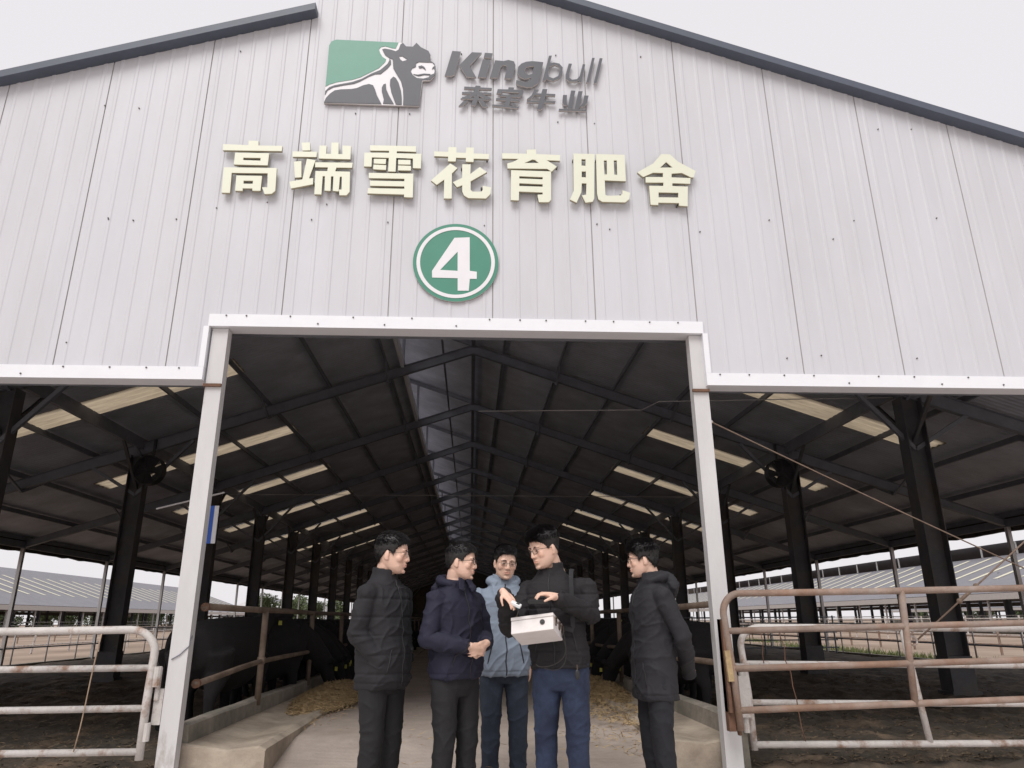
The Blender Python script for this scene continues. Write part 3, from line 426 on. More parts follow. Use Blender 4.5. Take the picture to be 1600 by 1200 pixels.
# the two white door columns
for cx, lab in ((-2.342, None), (2.132, None)):
    mb = MB(); mb.box(cx - .072, cx + .072, YW + .03, YW + .135, -.02, OZ - .01)
    mb.box(cx - .13, cx + .13, YW - .02, YW + .14, -.03, .03)
    sg = -1 if cx < 0 else 1
    cp = bp(mb, 'door_column', M['white_post'])
    rb = MB(); rb.box(cx - .085, cx + .074, YW + .002, YW + .028, LZ - .06, LZ - .035)
    o = rb.build('rusty_cleat', M['rust'], cp)
mb = MB(); mb.box(-13, 13, L1 + .02, L1 + .06, 0.0, 3.5); mb.add([(-13.3, L1 + .04, 3.45), (13.3, L1 + .04, 3.45), (13.3, L1 + .04, 3.52), (0, L1 + .04, 7.98), (-13.3, L1 + .04, 3.52)], [(0, 1, 2, 3, 4)]); bp(mb, 'dark_end_wall', M['curtain_dark_end'])  # added end wall, near-black to stand for the dark depth of the barn
# girt behind the near flashing
mb = MB(); mb.box(-13, OX0 - .06, YW + .18, YW + .30, LZ + .02, LZ + .18); mb.box(OX1 + .06, 13, YW + .18, YW + .30, LZ + .02, LZ + .18); mb.box(OX0, OX1, YW + .18, YW + .3, OZ + .02, OZ + .16)
bp(mb, 'girt', M['steel'])
# ================================================================== signs on the gable
cat_labels = [('gao', 'leftmost pale yellow character, a wide bar over two stacked boxes'),
              ('duan', 'second pale yellow character from the left, three prongs at its upper right'),
              ('xue', 'pale yellow character with four short dashes above three long bars'),
              ('hua', 'pale yellow character with two posts crossing its top bar'),
              ('yu', 'pale yellow character right of the double posted one, tall barred frame below'),
              ('fei', 'pale yellow character made of two tall boxes side by side'),
              ('she', 'rightmost pale yellow character, a pitched roof over a box')]
for key, lab in cat_labels:
    P = GLYPHS[key]; xs_ = [p[0] for q in P for p in q]; zs_ = [p[1] for q in P for p in q]
    t = thing('sign_character', lab, 'sign letter', (sum(xs_) / len(xs_), 6.3, min(zs_)), 0, 'pale yellow characters on the gable')
    o = curve_mesh('face', P, 6.232, .030, M['cream'], t, M['letter_side']); o.location = tuple(-v for v in t.location)
    mb = MB()
    for q in P:                                  # little stand-off pins
        if len(q) < 5: continue
        for i in (0, len(q) // 2): mb.tube([(q[i][0] * .9 + .1 * q[i - 3][0], 6.26, q[i][1] * .9 + .1 * q[i - 3][1]), (q[i][0] * .9 + .1 * q[i - 3][0], 6.31, q[i][1] * .9 + .1 * q[i - 3][1])], .01, 6)
    o = mb.build('stud', M['screw'], t); o.location = tuple(-v for v in t.location)
def circle(cx, cz, rx, rz, n=72): return [(cx + rx * math.cos(2 * math.pi * i / n), cz + rz * math.sin(2 * math.pi * i / n)) for i in range(n)]
cx, cz = -.18, 4.495
t = thing('number_sign', 'round green sign with white ring and white number 4', 'sign', (cx, 6.3, cz - .415))
def put(o, t): o.location = tuple(-v for v in t.location); return o
put(curve_mesh('disc', [circle(cx, cz, .412, .418)], 6.272, .026, M['disc_green'], t, M['plate_edge']), t)
put(curve_mesh('ring', [circle(cx, cz, .378, .383), circle(cx, cz, .343, .348)], 6.268, .006, M['sign_white'], t), t)
put(curve_mesh('numeral', GLYPHS['four'], 6.268, .006, M['sign_white'], t), t)
t = thing('logo_sign', 'flat logo board with grey bull head over a green panel', 'sign', (-1.07, 6.3, 6.33))
put(curve_mesh('board', GLYPHS['plate'], 6.262, .026, M['sign_white'], t, M['plate_edge']), t)
put(curve_mesh('green_panel', GLYPHS['green'], 6.258, .006, M['sign_green'], t), t)
put(curve_mesh('bull_figure', GLYPHS['grey'][:7], 6.256, .008, M['sign_grey'], t), t)
put(curve_mesh('nostril', [GLYPHS['grey'][7]], 6.254, .01, M['sign_grey'], t), t)
put(curve_mesh('nostril', [GLYPHS['grey'][8]], 6.254, .01, M['sign_grey'], t), t)
put(curve_mesh('mouth', [GLYPHS['grey'][9]], 6.254, .01, M['sign_grey'], t), t)
t = thing('sign_lettering', 'dark grey slanted latin lettering beside the bull logo, heavy then thin', 'sign', (.5, 6.3, 6.6))
for P in GLYPHS['latin']: put(curve_mesh('letter', P, 6.252, .024, M['sign_grey'], t, M['plate_edge']), t)
t = thing('sign_lettering', 'four small dark grey characters under the slanted latin lettering', 'sign', (.5, 6.3, 6.2))
for P in GLYPHS['small']:
    r_ = put(curve_mesh('character', [P[0]], 6.252, .024, M['sign_grey'], t, M['plate_edge']), t)
    b = bmesh.new(); b.from_mesh(r_.data)
    for i, q in enumerate(P[1:]):
        o2 = curve_mesh('tmp', [q], 6.252 - .0004 * (i + 1), .024, M['sign_grey'], None, M['plate_edge']); b.from_mesh(o2.data); me2 = o2.data
        bpy.data.objects.remove(o2); bpy.data.meshes.remove(me2)
    b.to_mesh(r_.data); b.free()

# ================================================================== troughs, feed fences
for s, xe, xb, lab in ((-1, -1.62, -2.27, 'stained concrete feed trough along the left side of the alley'), (1, 1.64, 2.19, 'stained concrete feed trough along the right side of the alley')):
    t = thing('feed_trough', lab, 'trough', (xb, 6.5, 0))
    mb = MB(); ys = [6.46, 6.49] + list(np.linspace(6.8, 104, 110))
    def ring(y, i):
        e = .012 * noise.noise(Vector((y * 1.5, s, 0))); lift = -.012 if i == 0 else 0
        pts = [(xe, -.03), (xe, .235 + lift + .3 * e), (xe + s * .05, .262 + lift + .3 * e), (xe + s * .10, .258 + lift), (xe + s * .30, .235 + lift), (xe + s * .48, .262 + lift), (xb + s * .02, .285 + lift), (xb + s * .02, -.03)]
        return [(px, y, pz) for px, pz in pts]
    def ring2(y, i): return [(px if px != xe else px, y, pz) for px, _, pz in ring(y, i)]
    mb.loft([ring2(y, i) for i, y in enumerate(ys)])
    put(mb.build('trough_bed', M['concrete'], t, fix=True), t)
    mb = MB(); rings = []
    for i, y in enumerate([6.52] + list(np.linspace(6.6, 104, 130))):
        e = .012 * noise.noise(Vector((y * 1.3, 5 * s, 0))); zt = .425 + e
        rings.append([(xb - s * .005, y, -.03), (xb - s * .02, y, .27), (xb - s * .012, y, zt - .015), (xb + s * .01, y, zt), (xb + s * .11, y, zt - .004), (xb + s * .13, y, zt - .02), (xb + s * .14, y, -.03)])
    mb.loft(rings); put(mb.build('back_kerb', M['curb'], t, fix=True), t)
    xf = -2.26 if s < 0 else 2.17
    f = thing('feed_fence', 'brown pipe feed fence on the %s trough kerb with a sagging middle rail' % ('left' if s < 0 else 'right'), 'fence', (xf, 6.5, .4))
    top = [(xf, y, 1.325 + .012 * noise.noise(Vector((y * .4, s, 0)))) for y in np.linspace(6.56, 104, 90)]
    mb = MB(); mb.tube(top, .030, 10); put(mb.build('top_rail', M['fence_brown'], f, True), f)
    mid = []
    for y in np.linspace(6.56, 104, 160):
        z = .80 + .03 * noise.noise(Vector((y * .5, s * 4, 0))) - (.085 * max(0, 1 - (y - 6.42) / 2.0) if s < 0 else -.04 * max(0, 1 - (y - 6.42) / 2.4))
        mid.append((xf, y, z))
    mb = MB(); mb.tube(mid, .026, 10); put(mb.build('middle_rail', M['fence_brown'], f, True), f)
    for k in range(39):
        y = 8.5 + 2.5 * k; mb = MB(); mb.tube([(xf, y, .36), (xf, y, 1.325)], .033, 10); mb.tube([(xf, y, .77), (xf, y, .84)], .043, 10)
        put(mb.build('post', M['fence_brown'], f, True), f)
    for zc in (.72 if s < 0 else .845, 1.325):
        mb = MB(); mb.tube([(xf, 6.56, zc), (xf, 6.60, zc)], .036, 10); put(mb.build('clamp', M['rust'], f), f)

# heaps of feed in the troughs
def heap(cx, cy, rx, ry, h, z0, n, label, thin=0):
    mb = MB(); nx, ny = 26, 26; vs = []; fs = []
    def hz(x, y):
        q = ((x - cx) / rx) ** 2 + ((y - cy) / ry) ** 2
        return z0 + h * max(0, 1 - q) * (1 + .35 * nz(x, y, 7)) - .02
    for j in range(ny + 1):
        for i in range(nx + 1):
            x = cx + rx * (2 * i / nx - 1); y = cy + ry * (2 * j / ny - 1); vs.append((x, y, hz(x, y)))
    for j in range(ny):
        for i in range(nx):
            a = j * (nx + 1) + i; px, py = vs[a][0] + rx / nx, vs[a][1] + ry / ny
            if ((px - cx) / rx) ** 2 + ((py - cy) / ry) ** 2 < .97 and h > .03: fs.append((a, a + 1, a + nx + 2, a + nx + 1))
    mb.add(vs, fs)
    for i in range(n):
        a = random.uniform(0, 6.283); q = math.sqrt(random.random()) * 1.08; x = cx + rx * q * math.cos(a); y = cy + ry * q * math.sin(a)
        b = random.uniform(0, 6.283); L = random.uniform(.015, .055); w = .004; z = hz(x, y) + random.uniform(.014, .03)
        dx, dy = math.cos(b) * L, math.sin(b) * L; dz = random.gauss(0, .014)
        mb.add([(x - dx, y - dy, z - dz), (x - dy / L * w, y + dx / L * w, z + .004), (x + dx, y + dy, z + dz), (x + dy / L * w, y - dx / L * w, z)], [(0, 1, 2, 3)])
    o = mb.build('feed_heap', M['straw']); tag(o, label, 'feed', None, 'stuff'); return o
heap(-1.82, 10.6, .42, 1.9, .15, .25, 5200, 'heap of chopped straw feed in the left trough')
heap(1.80, 11.2, .40, 1.7, .15, .25, 5200, 'heap of chopped straw feed in the right trough')
heap(-1.82, 17.5, .40, 4.5, .14, .25, 3500, 'long bank of straw feed further down the left trough')
heap(1.80, 18.0, .40, 4.6, .14, .25, 3500, 'long bank of straw feed further down the right trough')
heap(1.62, 8.6, .36, 1.1, .012, .245, 1100, 'thin scatter of straw on the right trough lip')
heap(1.40, 7.6, .5, 1.3, .004, .18, 420, 'loose straw wisps blown on the alley floor near the right trough')
heap(-1.62, 8.9, .28, 1.2, .004, .235, 260, 'loose straw wisps on the lip of the left trough')
heap(0, 9.5, 1.3, 4.0, .002, .205, 220, 'sparse straw wisps strewn down the middle of the alley')

# ================================================================== gates
def pipe_gate(name, label, pts_lists, m, loc, r, extra=None):
    t = thing(name, label, 'gate', loc)
    for nm, pts, rr in pts_lists:
        mb = MB(); mb.tube(pts, rr or r, 12); put(mb.build(nm, m, t, True), t)
    return t
def corner(x0, z0, x1, z1, y, sx):   # quarter bend from vertical (x0,z0) to horizontal (x1,z1)
    return [(x0 + (x1 - x0) * (1 - math.cos(a)), y, z0 + (z1 - z0) * math.sin(a)) for a in np.linspace(0, math.pi / 2, 9)]
y = 6.10
bend = [(2.125, y, .37), (2.105, y, .8)] + corner(2.07, 1.24, 2.22, 1.402, y, 1) + [(3.6, y, 1.417), (6.6, y, 1.47)]
G1 = pipe_gate('pipe_gate', 'rusty brown pipe gate with a rounded top corner, nearest on the right', [
    ('frame', bend, .028), ('rail', [(2.09, y, 1.108), (6.6, y, 1.195)], .026), ('rail', [(2.11, y, .822), (6.6, y, .905)], .026), ('rail', [(2.125, y, .515), (6.6, y, .62)], .026),
    ('upright', [(3.605, y, 1.415), (3.565, y, .54)], .028), ('upright', [(6.58, y, 1.46), (6.58, y, .62)], .028)], M['rusty'], (2.1, y, 0), .026)
mb = MB(); mb.box(2.045, 2.10, y + .03, y + .10, .36, 1.20); mb.box(2.045, 2.07, y - .01, y + .10, .50, 1.20); mb.beam((2.10, y + .06, .52), (2.135, y + .06, .33), .05, .02)
put(mb.build('hinge_plate', M['rust'], G1), G1)
mb = MB(); mb.beam((2.062, y - .025, .96), (2.075, y - .025, .73), .045, .03, (0, 1, 0)); put(mb.build('wooden_wedge', M['straw'], G1), G1)
y = 6.52
bend = [(2.372, y, .165), (2.365, y, .6)] + corner(2.34, .98, 2.53, 1.132, y, 1) + [(6.7, y, 1.085)]
G2 = pipe_gate('pipe_gate', 'flaking white pipe gate behind the rusty one on the right', [
    ('frame', bend, .029), ('rail', [(2.36, y, .838), (6.7, y, .765)], .024), ('rail', [(2.38, y, .53), (6.7, y, .455)], .024), ('rail', [(2.375, y, .205), (6.7, y, .165)], .028),
    ('upright', [(3.80, y, 1.11), (3.885, y, .20)], .028), ('upright', [(6.66, y, 1.08), (6.68, y, .17)], .028)], M['flaking'], (2.4, y, 0), .026)
mb = MB(); mb.box(2.27, 2.36, 6.46, 6.58, .42, .74); mb.tube([(2.315, 6.5, .30), (2.315, 6.5, .84)], .026, 10); mb.box(2.26, 2.38, 6.47, 6.55, .80, .84)
put(mb.build('hinge', M['flaking'], G2), G2)
y = 6.30
bend = [(-2.527, y, .20), (-2.53, y, .6)] + corner(-2.52, .97, -2.73, 1.148, y, 1) + [(-4.2, y, 1.138), (-6.9, y, 1.12)]
G3 = pipe_gate('pipe_gate', 'flaking white pipe gate with a rounded top corner left of the opening', [
    ('frame', bend, .031), ('rail', [(-2.54, y, .86), (-6.9, y, .85)], .026), ('rail', [(-2.54, y, .565), (-6.9, y, .55)], .026), ('rail', [(-2.53, y, .258), (-6.9, y, .265)], .026),
    ('upright', [(-6.85, y, 1.12), (-6.85, y, .26)], .028)], M['flaking'], (-2.55, y, 0), .026)
for x, z in ((-2.95, 1.152), (-2.96, .862), (-2.96, .568), (-2.95, .262), (-3.4, .264)):
    pass
mb = MB(); mb.box(-2.49, -2.42, 6.335, 6.42, .44, .70); mb.tube([(-2.475, 6.30, .72), (-2.475, 6.30, .87)], .03, 10); mb.tube([(-2.50, 6.30, .33), (-2.50, 6.30, .46)], .028, 10); mb.tube([(-2.47, 6.33, .62), (-2.47, 6.33, .86)], .02, 8)
put(mb.build('hinge', M['flaking'], G3), G3)
def line_thing(name, label, cat, pts, r, m, n=8):
    mb = MB(); mb.tube(pts, r, n); o = mb.build(name, m, smooth=True); tag(o, label, cat); return o
line_thing('twine', 'frayed twine hanging down the left white gate', 'twine', [(-2.945 - .012 * i + .01 * random.random(), 6.26, 1.12 - .17 * i) for i in range(6)], .005, M['rope'])
line_thing('wire_tie', 'rusty wire hanging down between the two right gates, the longer one', 'wire', [(2.66 + .012 * i + random.gauss(0, .012), 6.42, 1.08 - .105 * i) for i in range(9)], .0045, M['rust'])
line_thing('wire_tie', 'short rusty wire hanging left of the longer one behind the right gate', 'wire', [(2.52 + random.gauss(0, .006), 6.47, 1.08 - .08 * i) for i in range(4)], .004, M['rust'])
line_thing('wire_tie', 'black bent wire wrapped across the left white door column', 'wire', [(-2.262, 6.36, 1.10), (-2.265, 6.325, 1.02), (-2.33, 6.322, .955), (-2.39, 6.322, .92)], .004, M['steel'])
# cables and tie rods
G = [(2.06, 6.44, 3.06), (2.12, 6.42, 3.0), (2.2, 6.41, 2.97)]
gp = [(2.2 + (8.2 - 2.2) * t_, 6.41 + .2 * t_, 2.97 - 2.72 * t_ - .06 * math.sin(math.pi * t_)) for t_ in np.linspace(0, 1, 14)]
t = thing('guy_cable', 'long rusty cable sloping down from the right door column', 'cable', (2.1, 6.42, 2.9))
mb = MB(); mb.tube(G + gp, .0065, 8); put(mb.build('cable', M['cable'], t, True), t)
mb = MB()
for a in range(5): mb.tube([(2.20 + .012 * math.cos(q), 6.41 + .024 * math.sin(q), 2.96 + .03 * math.cos(q + a)) for q in np.linspace(0, 6.2, 9)], .006, 6)
mb.ell((2.22, 6.41, 2.955), (.028, .02, .018)); put(mb.build('knot', M['flaking'], t, True), t)
t = thing('tie_rod', 'rusty threaded tie rod with a turnbuckle rising from the right gate', 'rod', (3.68, 6.15, 1.0))
A, B = Vector((3.70, 6.16, 1.02)), Vector((5.9, 6.55, 2.42)); q = (B - A)
mb = MB(); mb.tube([A, B], .0075, 8); put(mb.build('rod', M['cable'], t, True), t)
mb = MB(); c0, c1 = A + q * .225, A + q * .315; mb.tube([c0, c1], .015, 8); mb.ell(c0, (.024, .024, .024)); mb.ell(c1, (.024, .024, .024)); put(mb.build('turnbuckle', M['cable'], t, True), t)
mb = MB(); mb.tube([A + Vector((.035 * math.cos(a) - .03, 0, .035 * math.sin(a))) for a in np.linspace(0, 6.283, 13)], .009, 6); put(mb.build('ring', M['flaking'], t, True), t)
t = line_thing('tie_wire', 'thin pale wire stretched level under the roof above the alley', 'wire', [(.1, 12.1, 4.67), (2.98, 12.1, 4.72), (3.3, 12.1, 4.88), (7.6, 12.1, 5.0)], .008, M['galv'], 6)
for yy, zz in ((22.3, 4.9), (32.5, 5.0)):
    line_thing('tie_wire', 'thin wire crossing under the roof deeper in the barn, %s' % ('nearer of the two' if yy < 30 else 'farther of the two'), 'wire', [(-7.6, yy, zz), (7.6, yy, zz - .05)], .008, M['galv'], 6)
t = thing('hanging_banner', 'blue and white banner sheet hanging behind the left white column', 'banner', (-2.83, 8., 2.0))
mb = MB(); mb.box(-2.85, -2.775, 7.99, 8.0, 2.0, 2.40); put(mb.build('blue_half', M['blue'], t), t)
mb = MB(); mb.box(-2.774, -2.73, 7.99, 8.0, 2.0, 2.40); put(mb.build('white_half', M['banner'], t), t)
mb = MB(); mb.tube([(-3.4, 8.02, 2.37), (-2.7, 8.02, 2.55)], .01, 8); put(mb.build('pole', M['galv'], t), t)
# circulation fans on the second columns
def fan_at(x, y, z, label):
    t = thing('barn_fan', label, 'fan', (x, y, z), 0, 'black circulation fans'); s = .33
    mb = MB(); n = 28
    for a in range(n):
        p = 2 * math.pi * a / n; q = 2 * math.pi * (a + 1) / n
        for r0, y0 in ((s, -.12), (s, .12)):
            pass
        mb.beam((s * math.cos(p), 0, s * math.sin(p)), (s * math.cos(q), 0, s * math.sin(q)), .02, .24, (0, 1, 0))
    mb.build('housing', M['fan'], t)
    mb = MB()
    for rr in np.linspace(.04, .32, 13): mb.tube([(rr * math.cos(a), -.12, rr * math.sin(a)) for a in np.linspace(0, 6.283, 25)], .006, 5, cap=False)
    for a in range(8): mb.tube([(0, -.12, 0), (.325 * math.cos(a * .785), -.12, .325 * math.sin(a * .785))], .007, 5)
    mb.build('guard', M['fan'], t)
    for a in range(4):
        mb = MB(); c, s_ = math.cos(a * 1.571), math.sin(a * 1.571)
        mb.add([(c * .05 - s_ * .04, -.03, s_ * .05 + c * .04), (c * .30 - s_ * .14, -.05, s_ * .30 + c * .14), (c * .30 + s_ * .14, .05, s_ * .30 - c * .14), (c * .05 + s_ * .04, .03, s_ * .05 - c * .04)], [(0, 1, 2, 3)])
        mb.build('blade', M['fan'], t)
    mb = MB(); mb.beam((0, .1, .30), (0, .1, .75), .05, .05); mb.build('bracket', M['fan'], t)
    mb = MB(); mb.box(-.06, .06, -.06, .1, -.06, .06); mb.build('motor', M['fan'], t)
    return t
fan_at(-7.45, 16.9, 4.55, 'black circulation fan in front of the second left column')
fan_at(7.45, 16.9, 4.55, 'black circulation fan in front of the second right column')

# ================================================================== pen fences along the open sides
for s in (-1, 1):
    x = s * 13.0
    t = thing('pen_fence', 'low dark rail fence closing the %s side of the barn towards the paddock' % ('left' if s < 0 else 'right'), 'fence', (x, 7, 0))
    for z in (.53, 1.02):
        mb = MB(); mb.tube([(x, 6.9, z), (x, 100, z)], .022, 8); put(mb.build('rail', M['steel'], t, True), t)
    for k in range(48):
        yy = Y0 + 1.7 + k * BAY / 2.9
        mb = MB(); mb.tube([(x, yy, .0), (x, yy, 1.06)], .022, 8); put(mb.build('post', M['galv'], t, True), t)
# dark mesh gate panels across the pens deep in the barn
for s, yy, lab in ((1, 26, 'dark barred pen divider behind the dark grey jacket man'), (-1, 40, 'barred pen divider far inside the left pen')):
    t = thing('pen_divider', lab, 'fence', (s * 3, yy, 0))
    for z in (.25, .5, .75, 1.0, 1.25):
        mb = MB(); mb.tube([(s * 2.6, yy, z), (s * 12.8, yy, z)], .022, 6); put(mb.build('rail', M['steel'], t), t)
    for k in range(9):
        mb = MB(); xx = s * (2.7 + 1.25 * k); mb.tube([(xx, yy, 0), (xx, yy, 1.3)], .028, 6); put(mb.build('post', M['steel'], t), t)

# ================================================================== paddock fences outside
def field_fence(label, x, y0, y1, m, zs, step, lean=0, group=None):
    t = thing('paddock_fence', label, 'fence', (x, y0, -.05), 0, group)
    for z in zs:
        mb = MB(); mb.tube([(0, yy - y0, z + .03 * nz(yy, x, .5)) for yy in np.linspace(y0, y1, 20)], .03, 6); mb.build('rail', m, t)
    for k in range(int((y1 - y0) / step) + 1):
        mb = MB(); yy = k * step; mb.tube([(0, yy, 0), (random.gauss(0, .04), yy + random.gauss(0, .05), max(zs) + .15)], .045, 6); mb.build('post', m, t)
field_fence('weathered white and rust rail fence across the left paddock', -19, 22, 110, M['flaking'], (.35, .8), 3.1)
field_fence('rusty rail fence farther across the left paddock', -30, 30, 120, M['rusty'], (.4, .9), 4.5)
field_fence('rusty low rail fence in the right paddock', 18.5, 18, 100, M['rusty'], (.35, .62, .9), 2.6)
field_fence('pale rail fence farther across the right paddock', 27, 28, 110, M['flaking'], (.4, .8, 1.2), 4.0)

# ================================================================== neighbouring barns
def neighbour(x, side, y0, y1, label, gable=None):
    """side=-1: lies to the left, we see its right-hand slope and eave."""
    t = thing('cattle_barn', label, 'barn', (x, y0, 0)); L = y1 - y0; hw = 13; ez, sl = 3.2, .345; rz = ez + hw * sl
    e = -side                                    # direction from ridge to our side
    def f(q): return rz - sl * abs(q)
    mb = MB()
    for s in (-1, 1):
        up = 0 if (s == 1) else -1.7
        hi = f(0) if s == 1 else f(1.7)
        if s == 1: mb.add([(-1.8, 0, f(0) + sl * 1.8), (hw + .4, 0, f(hw + .4)), (hw + .4, L, f(hw + .4)), (-1.8, L, f(0) + sl * 1.8)], [(0, 1, 2, 3)])
        else: mb.add([(-1.7, 0, f(1.7)), (-hw - .4, 0, f(hw + .4)), (-hw - .4, L, f(hw + .4)), (-1.7, L, f(1.7))], [(3, 2, 1, 0)])
    mb.build('roof', M['roof_top'], t)
    sp_ = 3.3; n = min(60, int(L / sp_))
    for k in range(n):
        yy = 1.5 + sp_ * k; mb = MB(); q0, q1 = (2.2 if e > 0 else 2.4), 9.6
        mb.add([(e * q0, yy - .3, f(q0) + .03), (e * q1, yy - .3, f(q1) + .03), (e * q1, yy + .3, f(q1) + .03), (e * q0, yy + .3, f(q0) + .03)], [(0, 1, 2, 3)])
        mb.build('skylight', M['strip'], t)
    for s in (-1, 1):
        mb = MB(); mb.box(s * (hw + .42) - .05, s * (hw + .42) + .05, 0, L, f(hw + .4) - .52, f(hw + .4) - .04); mb.build('eave_fascia', M['fence_brown'] if s != e else M['plate_edge'], t)
    for k in range(min(48, int(L / 5.1) + 1)):
        yy = 5.1 * k; mb = MB(); mb.box(e * hw - .07, e * hw + .07, yy - .06, yy + .06, 0, f(hw)); mb.build('eave_post', M['galv'], t)
        for q in (-7.75, 7.75):
            mb = MB(); mb.box(q - .16, q + .16, yy - .12, yy + .12, 0, f(7.75)); mb.build('column', M['steel'], t)
        if side > 0:
            mb = MB(); mb.beam((-1.75, yy, f(1.7)), (-1.75, yy, f(0) + sl * 1.7), .12, .12); mb.build('ridge_post', M['galv'], t)
    mb = MB(); mb.box(-hw, hw, .0, .08, ez - .1, ez + 0.02) if not gable else mb.add([(-hw - .3, 0, ez - .1), (hw + .3, 0, ez - .1), (hw + .3, 0, ez), (0, 0, rz), (-hw - .3, 0, ez)], [(0, 1, 2, 3, 4)])
    mb.build('gable_wall', M['fascia'], t)
    mb = MB(); mb.box(e * 11.2 - .08, e * 11.2 + .08, 0, L, 0, .75); mb.build('manger_wall', M['curb'], t)
    mb = MB()
    for z in (1.0, 1.35): mb.tube([(e * 11.2, 0, z), (e * 11.2, L, z)], .04, 6)
    mb.build('feed_rail', M['galv'], t)
    return t
neighbour(-60, -1, 8, 168, 'long neighbouring barn with a grey pale striped roof across the left paddock')
neighbour(-60, -1, 215, 330, 'far barn with a white gable beyond the end of the left neighbouring barn', True)
neighbour(55, 1, 8, 190, 'long neighbouring barn with an open raised ridge across the right paddock')
neighbour(120, 1, 8, 190, 'second barn row seen through the right neighbouring barn')

# ================================================================== trees beyond the left barns
def tree_mesh(kind):
    mb = MB(); mb.tube([(0, 0, 0), (.1, 0, 2.5), (.0, .1, 5.5)], [.28, .2, .08], 8)
    for a in range(6):
        q = a * 1.05; mb.tube([(0, 0, 2.2 + .4 * a), (1.4 * math.cos(q), 1.4 * math.sin(q), 4 + .4 * a)], [.1, .03], 6)
    tr = mb; cb = MB(); cl = [(random.gauss(0, 1.5), random.gauss(0, 1.5), random.uniform(.8, 7), random.uniform(.9, 1.7)) for _ in range(20)]
    for i in range(2300):
        c = random.choice(cl); v = Vector((random.gauss(0, 1), random.gauss(0, 1), random.gauss(0, 1))).normalized() * c[3] * random.uniform(.5, 1.05)
        p = Vector(c[:3]) + v; a = Vector((random.gauss(0, 1), random.gauss(0, 1), random.gauss(0, 1))).normalized() * .24; b = a.orthogonal().normalized() * .17
        cb.add([p - a, p - b, p + a, p + b], [(0, 1, 2, 3)])
    return tr, cb
for kind in range(2):
    tr, cb = tree_mesh(kind)
    t0 = thing('tree', 'bushy green tree standing beyond the left barns', 'tree', (0, 0, -.05), 0, 'trees beyond the left barns')
    tr.build('trunk', M['bark'], t0); cb.build('crown', M['leaf'], t0)
    spots = [(-78 - random.uniform(0, 9), 40 + 5.2 * i + random.uniform(-2, 2)) for i in range(kind, 40, 2)] + ([(-52, 190), (-46, 196), (-41, 205)] if kind else [(-49, 186), (-44, 200), (-36, 212)])
    nl = len(spots); spots += [(158 + random.uniform(0, 9), 50 + 6.5 * i + random.uniform(-2, 2)) for i in range(kind, 34, 2)]
    for i, (x, y) in enumerate(spots):
        o = t0 if i == 0 else copy_tree(t0)
        if i >= nl: o['label'] = 'bushy green tree standing beyond the right barns'; o['group'] = 'trees beyond the right barns'
        o.location = (x, y, -.05); o.rotation_euler.z = random.uniform(0, 6.28); k = random.uniform(.75, 1.05); o.scale = (k, k, k * random.uniform(.9, 1.1))
# ================================================================== cattle
def cow_mesh(head_down):
    """One steer facing -X: trunk, neck and head, legs as one closed skin."""
    mb = MB()
    def ring(x, z, ry, rz, n=16, p=1.0):
        return [(x, ry * math.copysign(abs(math.cos(a)) ** p, math.cos(a)), z + rz * math.sin(a)) for a in np.linspace(0, 2 * math.pi, n, endpoint=False)]
    mb.loft([ring(-.82, .90, .06, .10), ring(-.76, .90, .20, .30), ring(-.55, .88, .28, .37), ring(-.25, .84, .33, .41), ring(.1, .83, .35, .41), ring(.4, .86, .33, .37),
             ring(.62, .90, .27, .31), ring(.76, .93, .18, .22), ring(.82, .95, .05, .08)])
    if head_down: path = [((-.62, 0, 1.0), (.19, .28)), ((-.95, 0, .88), (.15, .21)), ((-1.2, 0, .70), (.12, .16)), ((-1.32, 0, .60), (.11, .14))]; hd = (-1.32, 0, .60); hv = Vector((-.45, 0, -.9)).normalized()
    else: path = [((-.62, 0, 1.02), (.19, .28)), ((-.92, 0, 1.12), (.14, .2)), ((-1.12, 0, 1.22), (.11, .14))]; hd = (-1.12, 0, 1.24); hv = Vector((-.85, 0, -.5)).normalized()
    mb.tube([p for p, r in path], [(r[1], r[0]) for p, r in path], 14)
    h0 = Vector(hd) - hv * .05
    mb.tube([h0 - hv * .05, h0 + hv * .06, h0 + hv * .2, h0 + hv * .34, h0 + hv * .44, h0 + hv * .48], [(.07, .07), (.125, .115), (.115, .095), (.08, .075), (.085, .08), (.055, .05)], 14)
    for e in (-1, 1):
        c = h0 + hv * .03 + Vector((.03, e * .17, .03)); mb.ell(c, (.03, .085, .05), Matrix.Rotation(e * .25, 3, 'X'))
        for (x, kx) in ((-.55, 0), (.60, 1)):
            y = e * .20
            if kx == 0: mb.tube([(x, y, .80), (x + .02, y, .55), (x - .01, y, .38), (x, y, .18), (x - .01, y, .08), (x - .03, y, 0)], [.13, .085, .06, .045, .05, .06], 10)
            else: mb.tube([(x + .02, y, .90), (x - .03, y, .66), (x + .10, y, .42), (x + .08, y, .2), (x + .06, y, .08), (x + .03, y, 0)], [.18, .14, .065, .048, .05, .06], 10)
    mb.tube([(.80, 0, 1.05), (.88, 0, .95), (.89, 0, .6), (.88, 0, .4)], [.035, .028, .02, .035], 8)
    return mb
